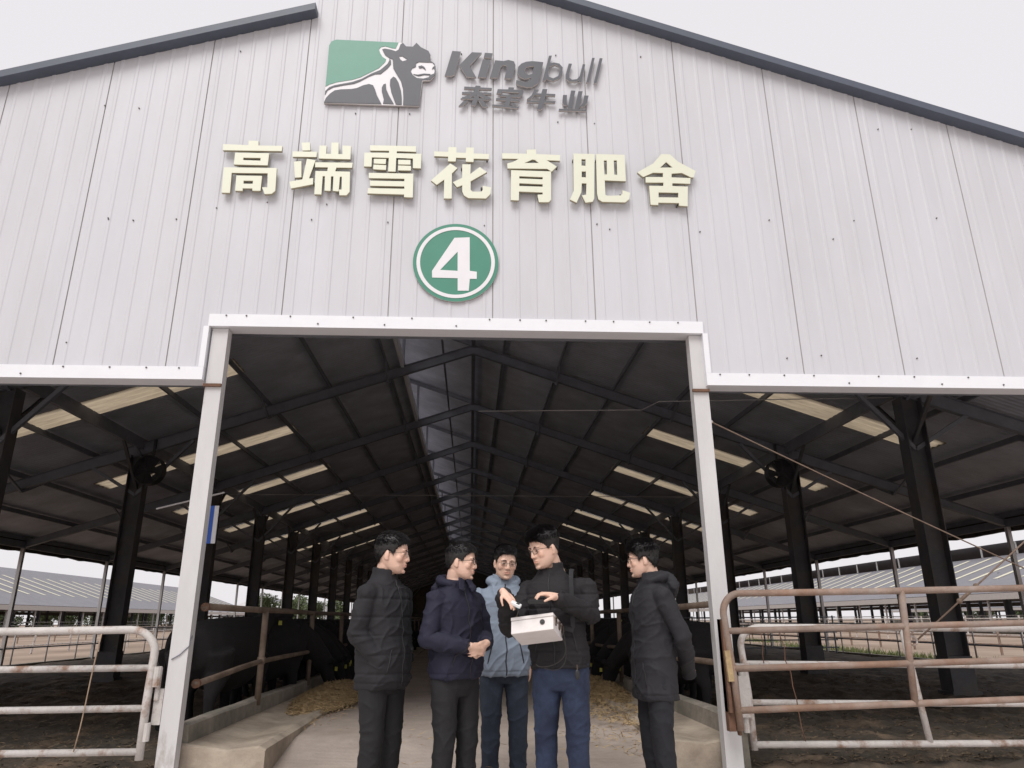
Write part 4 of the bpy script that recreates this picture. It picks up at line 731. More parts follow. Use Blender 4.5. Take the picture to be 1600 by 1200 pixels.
def remesh(mb, vox, smooth=2, fac=.5, name='m'):
    me = mb.mesh(name); b = bmesh.new(); b.from_mesh(me); bmesh.ops.recalc_face_normals(b, faces=b.faces); b.to_mesh(me); b.free()
    o = bpy.data.objects.new('tmp', me); COL.objects.link(o)
    m = o.modifiers.new('r', 'REMESH'); m.mode = 'VOXEL'; m.voxel_size = vox; m.use_smooth_shade = True
    s = o.modifiers.new('s', 'SMOOTH'); s.iterations = smooth; s.factor = fac
    dg = bpy.context.evaluated_depsgraph_get(); r = bpy.data.meshes.new_from_object(o.evaluated_get(dg))
    bpy.data.objects.remove(o); bpy.data.meshes.remove(me); r.polygons.foreach_set('use_smooth', [True] * len(r.polygons)); r.name = name
    return r
COWS = [remesh(cow_mesh(h), .022, 3, .5, 'body') for h in (0, 1)]
tb = MB(); tb.box(-.004, .004, -.022, .022, -.055, 0)
TAGM = tb.mesh('ear_tag'); TAGM.materials.append(M['tag'])
for c in COWS: c.materials.append(M['cow'])
def cow(x, y, rz, head_down, label, group, sc=1.0):
    t = thing('cow', label, 'cow', (x, y, .02), rz, group); t.scale = (sc, sc, sc)
    o = bpy.data.objects.new('body', COWS[head_down]); COL.objects.link(o); o.parent = t
    for e in (-1, 1):
        g = bpy.data.objects.new('ear_tag', TAGM); COL.objects.link(g); g.parent = t
        g.location = (-1.36 if head_down else -1.13, e * .19, .57 if head_down else 1.20)
    return t
# heads towards the alley: left row faces +X (turned by pi), right row faces -X
GL, GR = 'black cattle along the left feed fence', 'black cattle along the right feed fence'
def row(side, spots, near_label, far_label, group):
    for i, (hx, hy, a, hd) in enumerate(spots):
        # hx, hy: where the muzzle ends up; a: heading measured from the alley direction towards +Y
        L = 1.5 if hd else 1.6; sc = random.uniform(.93, 1.0)
        dx, dy = -side * math.cos(a), math.sin(a)
        rz = math.atan2(dy, dx) - math.pi
        cow(hx - dx * L * sc, hy - dy * L * sc, rz, hd, near_label if i == 0 else far_label, None if i == 0 else group, sc)
sp = [(-2.62, 10.6, 1.45, 0), (-2.45, 11.2, 1.15, 0), (-1.98, 11.4, .95, 1), (-1.95, 12.2, .85, 1), (-2.0, 13.0, .8, 1)]
y = 13.6
while y < 62: sp.append((-1.95 - random.uniform(0, .15), y, random.uniform(.1, .55), 1)); y += random.uniform(.74, .95)
row(-1, sp, 'black cow with its rump nearest the left white column, behind the left feed fence', 'black cow standing in the row behind the left feed fence', GL)
sp = [(2.62, 13.2, 1.35, 0), (1.93, 11.0, 1.05, 1), (1.98, 12.4, .9, 1), (1.95, 13.5, .8, 1)]
y = 14.6
while y < 62: sp.append((1.95 + random.uniform(0, .15), y, random.uniform(.1, .5), 1)); y += random.uniform(.74, .95)
row(1, sp, 'black cow half hidden behind the dark grey jacket man, turned from the camera', 'black cow standing in the row behind the right feed fence', GR)
# ================================================================== people
def fabric(name, col, scale=7, var=.12, bump=.25, rough=.8, sheen=0): return mat(name, col, rough, var, scale, bump * .3, 260, sheen=sheen)
def skin_material():
    m = mat('skin', (.72, .475, .365), .5, .05, 40, .08, 220)
    n = m.node_tree.nodes; l = m.node_tree.links; p = n['Principled BSDF']
    at = n.new('ShaderNodeAttribute'); at.attribute_name = 'tone'; src = p.inputs['Base Color'].links[0].from_socket
    mu = n.new('ShaderNodeMix'); mu.data_type = 'RGBA'; mu.blend_type = 'MULTIPLY'; mu.inputs[0].default_value = 1
    l.new(src, mu.inputs[6]); l.new(at.outputs['Color'], mu.inputs[7]); l.new(mu.outputs[2], p.inputs['Base Color'])
    p.inputs['Subsurface Weight'].default_value = .08; p.inputs['Subsurface Radius'].default_value = (.01, .004, .002); p.inputs['Subsurface Scale'].default_value = .5
    return m
SKIN = skin_material()
HAIR = mat('black_hair', (.010, .0085, .0085), .5, .3, 30)
GLASS_FRAME = mat('glasses_frame', (.02, .018, .018), .35, .1)
GLASS_THIN = mat('thin_metal_frame', (.12, .09, .075), .35, .1, metal=.6)
EYE_W = mat('eye_white', (.36, .32, .30), .3, .03); EYE_D = mat('iris_dark', (.015, .01, .008), .2, .05)
SHOE = mat('shoe_black', (.02, .02, .021), .5, .2)
LENS = bpy.data.materials.new('lens'); LENS.use_nodes = True
_n = LENS.node_tree.nodes; _l = LENS.node_tree.links; _t = _n.new('ShaderNodeBsdfTransparent'); _t.inputs[0].default_value = (.93, .94, .95, 1)
_g = _n.new('ShaderNodeBsdfGlossy'); _g.inputs['Roughness'].default_value = .05; _x = _n.new('ShaderNodeMixShader'); _x.inputs[0].default_value = .07
_l.new(_t.outputs[0], _x.inputs[1]); _l.new(_g.outputs[0], _x.inputs[2]); _l.new(_x.outputs[0], _n['Material Output'].inputs[0])

HT = [(-.118, -.062, -.022, .020), (-.112, -.078, -.008, .035), (-.100, -.086, .012, .049), (-.082, -.088, .036, .0605), (-.062, -.090, .058, .0675), (-.040, -.090, .078, .072),
      (-.020, -.091, .091, .0745), (0, -.091, .098, .0755), (.025, -.095, .102, .0765), (.050, -.094, .102, .0755), (.075, -.087, .097, .0715), (.098, -.072, .083, .061), (.113, -.048, .064, .045), (.121, -.018, .030, .02)]
HZ = [r[0] for r in HT]
def hsurf(z, t, off=0):
    f = np.interp(z, HZ, [r[1] for r in HT]); b = np.interp(z, HZ, [r[2] for r in HT]); w = np.interp(z, HZ, [r[3] for r in HT])
    c = (f + b) / 2 + .006; d0 = b - c if math.sin(t) > 0 else c - f
    x = w * math.copysign(abs(math.cos(t)) ** .92, math.cos(t)); y = c + d0 * math.copysign(abs(math.sin(t)) ** .88, math.sin(t))
    v = Vector((x, y, z))
    if off:
        n = Vector((x / w ** 2, (y - c) / d0 ** 2, 0)); n.normalize()
        k = max(0, (z - .05) / .07); n = (n * math.cos(min(1, k) * 1.3) + Vector((0, 0, 1)) * math.sin(min(1, k) * 1.3)).normalized()
        v += n * off
    return v
def head_into(mb, T, fat=1.0, nose=1.0):
    h = MB(); n = 40
    h.loft([[hsurf(z, 2 * math.pi * j / n) for j in range(n)] for z in HZ])
    for e in (-1, 1):                             # cheeks, brow, jaw, ears, eyelids
        h.ell((e * .038 * fat, -.060, -.026), (.029 * fat, .0255, .030)); h.ell((e * .028, -.083, .024), (.028, .0135, .012))
        h.ell((e * .031 * fat, -.028, -.070), (.0275 * fat, .050, .032))
        h.ell((e * .033, -.0815, .0005), (.0165, .0105, .0105))
        q = Matrix.Rotation(e * .35, 3, 'Z') @ Matrix.Rotation(.15, 3, 'X')
        h.ell((e * .080, .012, -.012), (.008, .018, .031), q); h.ell((e * .079, .006, -.034), (.007, .010, .012), q)
        h.ell((e * .0135, -.0975, -.036), (.0105, .0105, .0085))
    h.tube([(0, -.089, .016), (0, -.0945, .0), (0, -.101, -.018), (0, -.1055, -.031)], [(.010, .010), (.0105, .011), (.0115, .0125), (.012, .0125)], 12)
    h.ell((0, -.1055, -.0335), (.0145, .0120, .0105))
    h.ell((0, -.0935, -.0595), (.0225, .0095, .0062)); h.ell((0, -.0925, -.0715), (.0195, .0095, .0072)); h.ell((0, -.083, -.102), (.022, .013, .014)); h.ell((0, -.088, -.050), (.018, .008, .010))
    mb.add([T @ Vector(v) for v in h.v], h.f)
def hand_into(mb, wrist, d, n, curl, thumb_side=1, size=1.0, thumb_curl=.5, spread=.06, forearm=None):
    """palm + four fingers + thumb. d: pointing direction, n: palm-side normal, curl: per finger (base, mid, tip)."""
    d = Vector(d).normalized(); n = Vector(n); n = (n - d * n.dot(d)).normalized(); s = d.cross(n) * thumb_side; w = Vector(wrist); k = size
    tips = []
    mb.tube([w - d * .03 * k, w + d * .01 * k, w + d * .045 * k, w + d * .085 * k, w + d * .098 * k], [(.026 * k, .021 * k), (.027 * k, .019 * k), (.038 * k, .017 * k), (.042 * k, .014 * k), (.036 * k, .010 * k)] if False else [.024 * k, .025 * k, .022 * k, .014 * k, .009 * k], 12)
    for o in (-.027, -.009, .009, .027):
        mb.tube([w + d * .005 * k + s * o * .6 * k, w + d * .05 * k + s * o * k, w + d * .092 * k + s * o * k], [.014 * k, .0135 * k, .0105 * k], 8)
    for i, (o, L) in enumerate(((.029, .070), (.0095, .079), (-.0095, .074), (-.028, .058))):
        c = curl[i] if hasattr(curl[0], '__len__') else curl
        p = w + d * .088 * k + s * o * k; a = 0; pts = [p]; dd = d
        for seg, ang in zip((.46, .30, .26), c):
            a += ang; dd = (d * math.cos(a) + n * math.sin(a) + s * o * spread / .03).normalized(); p = p + dd * L * seg * k; pts.append(p)
        mb.tube([pts[0] - d * .012 * k] + pts, [.0095 * k, .0095 * k, .0086 * k, .0078 * k, .0062 * k], 8); tips.append(pts[-1])
        mb.ell(pts[-1], (.0064 * k,) * 3, None, 8, 6)
    b = w + d * .022 * k + s * .026 * k; t1 = b + (s * .75 + d * .65 + n * .25).normalized() * .036 * k
    t2 = t1 + (s * (.45 - .5 * thumb_curl) + d * .85 + n * (.25 + thumb_curl * .6)).normalized() * .030 * k; t3 = t2 + (s * (.2 - .6 * thumb_curl) + d * .8 + n * (.3 + thumb_curl)).normalized() * .024 * k
    mb.tube([b - s * .012 * k, b, t1, t2, t3], [.013 * k, .0145 * k, .0115 * k, .0098 * k, .0075 * k], 8); mb.ell(t3, (.0076 * k,) * 3, None, 8, 6)
    return tips
def obj_from(me, name, m, parent):
    me.materials.clear()
    for x in (m if isinstance(m, list) else [m]): me.materials.append(x)
    o = bpy.data.objects.new(name, me); COL.objects.link(o); o.parent = parent; return o
def displace(me, fn):
    n = len(me.vertices); co = np.empty(n * 3, 'f'); me.vertices.foreach_get('co', co); co = co.reshape(-1, 3)
    no = np.empty(n * 3, 'f'); me.vertices.foreach_get('normal', no); no = no.reshape(-1, 3)
    dsp = np.array([fn(Vector(map(float, c)), Vector(map(float, m_))) for c, m_ in zip(co, no)], 'f')
    co = co + no * dsp[:, None]; me.vertices.foreach_set('co', co.ravel()); me.update()
def ridge(q, k=4): return max(0, 1 - abs(noise.noise(q)) * 2.0) ** k
def folds(p, seed, f=1.0, a=.008):
    w = Vector((noise.noise(Vector((p.x * 4, p.y * 4, p.z * 4 + seed))), noise.noise(Vector((p.x * 4 + 9, p.y * 4, p.z * 4 - seed))), 0)) * .55
    u = p.x * .8 + p.z * .6; v = p.z * .8 - p.x * .6
    r = ridge(Vector((p.x * 6 * f + w.x * 1.5, p.y * 6 * f, p.z * 5 * f + seed + w.y))) + .9 * ridge(Vector((u * 4 * f + w.y, p.y * 5 * f + seed, v * 9 * f + w.x * 1.5)))
    r2 = ridge(Vector((p.x * 13 * f + 3 * w.x, p.y * 13 * f, p.z * 21 * f + seed)), 3)
    return a * (r - .35) + a * .22 * (r2 - .3) + a * .06 * noise.noise(p * 30)
def ering(z, cx, cy, rx, ry, n=32, p=.85):
    return [(cx + rx * math.copysign(abs(math.cos(a)) ** p, math.cos(a)), cy + ry * math.copysign(abs(math.sin(a)) ** p, math.sin(a)), z) for a in np.linspace(0, 2 * math.pi, n, endpoint=False)]

def person(label, loc, rz, s, head=(0, 0, 0), hem=.80, arms=None, hands=(), jacket=None, trousers=None, collar='stand', hood=False, quilt=0, belly=0, legs=None, glasses='dark', hair=None, fat=1.0, seed=0, sleeve=1.0, lean=(0, 0), hs=1.03, wr_a=.0095):
    t = thing('person', label, 'person', loc, rz); t.scale = (s, s, s)
    # --- skin: one closed surface (head, neck, arms, hands and the core under the clothes)
    hp = Vector((lean[0], lean[1] - .014, 1.505)); yaw, pitch, roll = head
    Hr = Matrix.Rotation(yaw, 4, 'Z') @ Matrix.Rotation(pitch, 4, 'X') @ Matrix.Rotation(roll, 4, 'Y')
    T = Matrix.Translation(hp) @ Hr @ Matrix.Translation((0, -.012, .107 * hs)) @ Matrix.Scale(hs, 4)
    mb = MB(); head_into(mb, T, fat)
    neck_top = T @ Vector((0, .022, -.055))
    mb.tube([(0, .012, 1.38), (lean[0] * .5, .010 + lean[1] * .5, 1.47), Vector((lean[0] * .8, .012 + lean[1], 1.51)), neck_top, neck_top + Vector((0, 0, .03))], [.075, .066, .062, .062, .05], 18)
    mb.loft([ering(.80, 0, 0, .12, .08), ering(.95, 0, 0, .135, .095), ering(1.1, 0, 0, .125, .085), ering(1.28, 0, 0, .145, .095), ering(1.38, 0, 0, .13, .08), ering(1.44, 0, 0, .07, .05)])
    for e in (-1, 1): mb.tube([(e * .075, 0, .88), (e * .092, -.012, .5), (e * .103, .02, .10), (e * .105, .02, .04)], [.075, .05, .036, .034], 10)
    for a in arms: mb.tube([a[0], a[1], a[2]], [.045, .038, .026], 10); mb.ell(a[0], (.05, .05, .05))
    for h in hands: hand_into(mb, **h)
    me = remesh(mb, .0042, 6, .5, 'body')
    Ti = T.inverted(); n = len(me.vertices); co = np.empty(n * 3, 'f'); me.vertices.foreach_get('co', co); co = co.reshape(-1, 3)
    H = co @ np.array(Ti.to_3x3()).T + np.array(Ti.translation)
    # eye sockets pushed in at the inner corners, mouth crease
    no = np.empty(n * 3, 'f'); me.vertices.foreach_get('normal', no); no = no.reshape(-1, 3)
    front = (H[:, 1] < -.06)
    g = lambda cx, cz, sx, sz: np.exp(-((H[:, 0] - cx) / sx) ** 2 - ((H[:, 2] - cz) / sz) ** 2) * front
    dsp = -.0045 * (g(.017, .006, .008, .008) + g(-.017, .006, .008, .008)) - .003 * g(0, -.0645, .02, .0018) - .002 * (g(.03, -.05, .006, .012) + g(-.03, -.05, .006, .012)) - .004 * g(0, -.087, .02, .007)
    co = co + no * dsp[:, None].astype('f'); me.vertices.foreach_set('co', co.ravel())
    tone = np.ones((n, 4), 'f'); lips = np.clip(g(0, -.066, .022, .0085), 0, 1)
    red = np.clip(g(.045, -.025, .022, .02) + g(-.045, -.025, .022, .02) + g(0, -.034, .014, .01), 0, 1)
    nd = .97 + .03 * np.sin(H[:, 0] * 90) * np.sin(H[:, 2] * 70)
    for c, lv, rv in ((0, .92, 1.03), (1, .62, .93), (2, .62, .90)): tone[:, c] = nd * (1 - lips + lips * lv) * (1 - red + red * rv)
    beard = np.clip(g(0, -.05, .02, .006) * .35 + g(0, -.1, .035, .02) * .25, 0, 1)
    tone[:, :3] *= (1 - .5 * beard)[:, None]
    at = me.attributes.new('tone', 'FLOAT_COLOR', 'POINT'); at.data.foreach_set('color', tone.ravel())
    obj_from(me, 'body', SKIN, t)
    def hput(mbx, name, m, smooth=True, par=t):
        q = MB(); q.add([T @ Vector(v) for v in mbx.v], mbx.f); q.mi = list(mbx.mi); return q.build(name, m, par, smooth)
    for e in (-1, 1):
        q = MB(); q.ell((e * .033, -.0898, -.0012), (.0122, .0032, .0026), None, 12, 8); q.ell((e * .033, -.0916, -.0010), (.0056, .0026, .0030), None, 10, 8, 1)
        q.tube([(e * .0195, -.0895, -.0005), (e * .027, -.0925, .0022), (e * .035, -.0925, .0026), (e * .046, -.0875, .0)], [.0008, .0013, .0013, .0007], 6, 1)
        hput(q, 'eye', [EYE_W, EYE_D])
        q = MB(); q.tube([(e * .014, -.0965, .0205), (e * .026, -.0970, .0255), (e * .040, -.0915, .0255), (e * .051, -.081, .0195)], [(.003, .0022), (.0042, .0022), (.004, .0022), (.0018, .0016)], 8); hput(q, 'eyebrow', HAIR)
    # --- hair
    hz = dict(top=.020, side=.008, front=.070, fade=0, fringe=.0, n=6500); hz.update(hair or {})
    def line(phi): return np.interp(phi, [0, .45, .80, 1.02, 1.22, 1.42, 1.75, 2.1, 2.6, 3.15], [hz['front'], hz['front'] - .002, hz['front'] - .022, .030, -.008, .012, .018, -.020, -.055, -.060])
    def thick(z, phi): k = min(1, max(0, (z - .02) / .06)); return hz['side'] * (1 - k) + hz['top'] * k
    hm = MB(); nu, nt = 26, 56; idx = {}; zs = np.linspace(-.065, .121, nu)
    for i, z in enumerate(zs):
        for j in range(nt):
            a = 2 * math.pi * j / nt; p = hsurf(z, a); phi = abs(math.atan2(p.x, -p.y)); th = thick(z, phi); k = min(1, max(0, (z - line(phi)) / .012 + .5))
            idx[i, j] = len(hm.v); hm.v.append(tuple(hsurf(z, a, -.004 + (th * .75 + .004) * k + .002 * noise.noise(p * 60) * k)))
    for i in range(nu - 1):
        for j in range(nt):
            q = [idx[i, j], idx[i, (j + 1) % nt], idx[i + 1, (j + 1) % nt], idx[i + 1, j]]; p = hsurf((zs[i] + zs[i + 1]) / 2, 2 * math.pi * (j + .5) / nt); phi = abs(math.atan2(p.x, -p.y))
            if p.z > line(phi) - .006: hm.f.append(tuple(q)); hm.mi.append(0)
    hm.f.append(tuple(idx[nu - 1, j] for j in range(nt))); hm.mi.append(0)
    rnd = random.Random(seed); made = 0
    while made < hz['n']:
        z = rnd.uniform(-.06, .121); a = rnd.uniform(0, 6.283); p0 = hsurf(z, a); phi = abs(math.atan2(p0.x, -p0.y))
        if rnd.random() < .4: z = .12 - (rnd.random() ** 2) * .06
        if z < line(phi) + .002: continue
        th = thick(z, phi) * rnd.uniform(.8, 1.1); p = hsurf(z, a, th * .55); o = (hsurf(z, a, th * .55 + .01) - p).normalized()
        k = min(1, max(0, (z - .05) / .05)); fl = Vector((.25 * math.sin(p.y * 30 + seed), -(.55 + hz['fringe']) * k - .1, -1 * (1 - k) - .12 * k)) + Vector((rnd.gauss(0, .2), rnd.gauss(0, .2), rnd.gauss(0, .12)))
        dr = (fl - o * fl.dot(o)).normalized() * .9 + o * (.16 + .28 * k * rnd.random()); dr.normalize()
        L = (hz['side'] + (hz['top'] * 1.15 - hz['side']) * k) * rnd.uniform(.8, 1.25) + .006; sd = dr.cross(o).normalized() * rnd.uniform(.0007, .0015); m_ = p + dr * L * .55
        hm.add([p - sd, p + sd, m_ + sd * .8, p + dr * L - o * .15 * L, m_ - sd * .8], [(0, 1, 2, 3, 4)]); made += 1
    hput(hm, 'hair', HAIR, False)
    # --- glasses
    if glasses:
        gm = GLASS_FRAME if glasses == 'dark' else GLASS_THIN; r_ = .0016 if glasses == 'dark' else .0011; q = MB(); lens = []
        for e in (-1, 1):
            lp = [(e * .034 + .0225 * math.copysign(abs(math.cos(a)) ** .7, math.cos(a)), -.106 + .10 * abs(.0225 * math.cos(a)) * (1 if e * math.cos(a) > 0 else 0), -.001 + .0165 * math.copysign(abs(math.sin(a)) ** .75, math.sin(a))) for a in np.linspace(0, 6.2832, 29)]
            q.tube(lp, r_, 6); lens.append(lp)
            q.tube([(e * .056, -.103, .006), (e * .069, -.088, .008), (e * .0785, -.02, .004), (e * .083, .012, .0)], r_, 6)
        q.tube([(-.012, -.106, .003), (0, -.109, .005), (.012, -.106, .003)], r_, 6)
        go = hput(q, 'glasses', gm)
        for lp in lens: q = MB(); q.add(lp[:-1], [tuple(range(28))]); hput(q, 'lens', LENS, False, go)
    # --- jacket
    mb = MB(); b = belly
    J = [(hem, .185, .142), (hem + .05, .188 + b * .3, .145 + b * .5), (.98, .186 + b * .4, .140 + b), (1.08, .180 + b * .3, .134 + b * .8), (1.2, .184, .136 + b * .3), (1.29, .188, .135), (1.35, .180, .124), (1.395, .158, .108), (1.43, .125, .095), (1.46, .095, .088), (1.485, .084, .082)]
    rr = [ering(z, lean[0] * max(0, (z - .9) / .6), lean[1] * max(0, (z - .9) / .6) - (ry - .13) * .4, rx, ry) for z, rx, ry in J]
    mb.loft([ering(hem - .004, 0, 0, .165, .125)] + rr)
    for a in arms:
        p0, p1, p2 = Vector(a[0]), Vector(a[1]), Vector(a[2]); k = sleeve
        mb.tube([Vector((p0.x * .5, p0.y, p0.z + .015)), p0, p0.lerp(p1, .35), p0.lerp(p1, .75), p1, p1.lerp(p2, .25), p1.lerp(p2, .65), p2.lerp(p1, .02), p2], [.062 * k, .066 * k, .066 * k, .062 * k, .060 * k, .058 * k, .052 * k, .046 * k, .040 * k], 18)
        mb.ell(p0, (.066 * k,) * 3); mb.ell(p1, (.059 * k,) * 3)
        u = (p1 - p2).normalized(); mb.tube([p2 + u * .03, p2 + u * .004], [.0475 * k, .047 * k], 16)   # cuff band
    lx, ly = lean
    if collar:
        for i in range(13):
            a0 = math.radians(-90 + 22 + i * (316 / 13)); a1 = math.radians(-90 + 22 + (i + 1.15) * (316 / 13)); hgt = .075 if collar == 'stand' else .045
            P = []
            for zz, rad, aa in ((1.455, .088, 0), (1.455 + hgt, .083, 0)):
                for a_ in (a0, a1):
                    for r2 in (rad, rad - .012): P.append((lx + r2 * math.cos(a_), ly * 1.0 + .012 + r2 * 1.06 * math.sin(a_), zz + (.012 * math.sin(a_))))
            mb.add(P, [(0, 2, 6, 4), (1, 5, 7, 3), (0, 4, 5, 1), (2, 3, 7, 6), (4, 6, 7, 5), (0, 1, 3, 2)])
        if collar == 'open':
            for e in (-1, 1): mb.beam((e * .030, -.085 + ly, 1.50), (e * .060, -.125 + ly, 1.415), .05, .014, (0, -1, .3))
    if hood:
        pts = [(lx + .105 * math.cos(a), ly + .02 + .095 * math.sin(a), 1.475 + .025 * math.sin(a)) for a in np.linspace(math.radians(-58), math.radians(238), 15)]
        mb.tube(pts, [.016] + [.026] * 2 + [.036] * 9 + [.026] * 2 + [.016], 12)
        hk = hood if hood is not True else 1
        mb.ell((lx, ly + .125 + .02 * (hk - 1), 1.42), (.115 * hk, .05 * hk, .085 * hk)); mb.ell((lx, ly + .13, 1.35), (.075 * hk, .035 * hk, .07 * hk))
    jm = remesh(mb, .0068, 7, .5, 'jacket')
    def jd(p, nrm):
        d_ = folds(p, seed, 1.0, wr_a) + .35 * wr_a * (max(0, 1 - abs(p.x) / .34) * 0)
        if quilt and p.z < 1.40:
            w_ = (p.z / quilt) % 1; d_ += -.006 * math.exp(-((w_ - .5) / .07) ** 2) + .003
        if abs(p.z - hem - .035) < .006: d_ -= .003
        return d_ * (.35 if p.z > 1.45 else 1)
    displace(jm, jd)
    jo = obj_from(jm, 'jacket', jacket, t)
    from mathutils.bvhtree import BVHTree
    bv = BVHTree.FromPolygons([v.co.copy() for v in jm.vertices], [tuple(f.vertices) for f in jm.polygons])
    def on(x, z, off=.002, d_=(0, 1, 0)):
        h = bv.ray_cast(Vector((x, -1 if d_[1] > 0 else 1, z)), Vector(d_)); return (h[0] + h[1] * off) if h[0] else None
    zp = [on(lx * max(0, (z - .9) / .6) + .004 * math.sin(z * 40), z) for z in np.linspace(hem + .01, 1.45, 36)]; zp = [p for p in zp if p]
    q = MB(); q.tube(zp, .0042, 6); q.build('zip', jacket[1] if isinstance(jacket, list) else DARKZIP, jo, True)
    for e in (-1, 1):
        pk = [on(e * (.10 + .035 * u), hem + .24 - .15 * u, .001) for u in np.linspace(0, 1, 9)]; pk = [p for p in pk if p]
        if len(pk) > 4: q = MB(); q.tube(pk, [.002] + [.0045] * (len(pk) - 2) + [.002], 6); q.build('pocket_welt', DARKZIP, jo, True)
    # --- trousers and shoes
    L = legs or [((-.088, .0, .90), (-.10, -.02, .47), (-.105, .02, .05)), ((.088, .0, .90), (.10, -.02, .47), (.105, .02, .05))]
    mb = MB(); mb.loft([ering(.74, 0, .005, .12, .10), ering(.80, 0, .0, .160, .118), ering(.90, 0, 0, .165, .122), ering(1.0, 0, 0, .155, .115), ering(1.04, 0, 0, .15, .11)])
    for h_, k_, a_ in L:
        h_, k_, a_ = Vector(h_), Vector(k_), Vector(a_)
        mb.tube([h_, h_.lerp(k_, .3), h_.lerp(k_, .7), k_, k_.lerp(a_, .3), k_.lerp(a_, .7), a_ + Vector((0, 0, .03)), a_], [.094, .094, .080, .071, .068, .063, .064, .066], 20)
    tm = remesh(mb, .0072, 4, .5, 'trousers')
    displace(tm, lambda p, n_: folds(p, seed + 9, 1.1, .0045 + .005 * max(0, 1 - abs(p.z - .16) / .2) + .003 * max(0, 1 - abs(p.z - .5) / .15)))
    obj_from(tm, 'trousers', trousers, t)
    for h_, k_, a_ in L:
        a_ = Vector(a_); q = MB(); e = 1 if a_.x > 0 else -1
        def sr(y, w, z0, z1): return [(a_.x + e * .012 + w * c0, y + a_.y, z0 + (z1 - z0) * c1) for c0, c1 in ((-1, .12), (-.9, 0), (.9, 0), (1, .12), (.92, .6), (.5, 1), (-.5, 1), (-.92, .6))]
        q.loft([sr(.075, .02, .0, .06), sr(.06, .034, 0, .085), sr(0, .038, 0, .105), sr(-.06, .043, 0, .085), sr(-.13, .046, 0, .06), sr(-.17, .034, 0, .045), sr(-.185, .015, .005, .03)]); q.build('shoe', SHOE, t, True)
    t['hm'] = 0; del t['hm']
    return t, T, on
DARKZIP = mat('dark_zip', (.012, .012, .014), .5, .1)
BLK = fabric('black_down', (.0095, .0092, .0115)); BLK2 = fabric('black_quilt', (.0085, .0072, .0092)); NAVY = fabric('navy_nylon', (.0072, .0076, .023)); SLATE = fabric('slate_blue_shell', (.215, .26, .325), 6, .06)
GREY = fabric('charcoal_shell', (.0135, .0132, .017)); TRO = fabric('black_trousers', (.0060, .0060, .0068)); TRO2 = fabric('dark_trousers', (.0066, .0066, .0082)); NTRO = fabric('navy_trousers', (.0078, .0082, .0125))
JEAN = mat('blue_jeans', (.009, .0155, .040), .85, .3, 5, .2, 200, col2=(.04, .06, .115), amt=.58, contrast=.3); JEAN2 = mat('faded_dark_jeans', (.018, .026, .044), .85, .25, 5, .2, 200, col2=(.04, .055, .08), amt=.6, contrast=.3)
PI = math.pi
pocket = lambda e: ((e * .186, .0, 1.355), (e * .222, .035, 1.11), (e * .135, -.105, .925))
p1, T1, _ = person('man in a black down jacket with one hand in his pocket', (-.585, 5.2, 0), R(58), 1.015, (R(24), R(4), 0), .775, [pocket(-1), pocket(1)], (), BLK, TRO, 'stand', False, .115, .02, glasses='thin', fat=1.08, seed=1, sleeve=1.0, hs=1.10, hair=dict(top=.022, side=.011))
clasp = [((-.186, 0, 1.352), (-.250, -.01, 1.10), (-.075, -.225, 1.055)), ((.186, 0, 1.352), (.255, -.02, 1.10), (.085, -.215, 1.075))]
p2, T2, _ = person('man in a navy hooded jacket with his hands clasped in front', (-.10, 5.2, 0), R(42), .985, (R(36), R(3), R(2)), .85, clasp,
    (dict(wrist=(-.050, -.232, 1.055), d=(.95, -.10, -.25), n=(.1, .95, .1), curl=(.55, .6, .4), thumb_side=-1, spread=0.02), dict(wrist=(.070, -.226, 1.068), d=(-.9, -.16, -.32), n=(-.1, .95, .1), curl=(.35, .5, .4), thumb_side=1, spread=.02)),
    NAVY, TRO2, 'open', True, 0, .015, glasses='dark', fat=1.06, seed=2, hair=dict(top=.020, side=.007))
down = lambda e: ((e * .186, 0, 1.352), (e * .240, .06, 1.10), (e * .200, .085, .86))
p3, T3, on3 = person('man in a slate blue shell jacket facing the camera, looking down', (.26, 5.92, .0), R(4), 1.015, (R(6), R(9), R(3)), .79, [down(-1), down(1)],
    (dict(wrist=(-.200, .085, .85), d=(0, -.15, -1), n=(.9, 0, 0), curl=(.4, .5, .3), thumb_side=-1), dict(wrist=(.200, .085, .85), d=(0, -.15, -1), n=(-.9, 0, 0), curl=(.4, .5, .3), thumb_side=1)),
    SLATE, JEAN2, 'stand', True, 0, .02, glasses='thin', fat=1.05, seed=3, sleeve=1.1, hair=dict(top=.018, side=.007, front=.072))
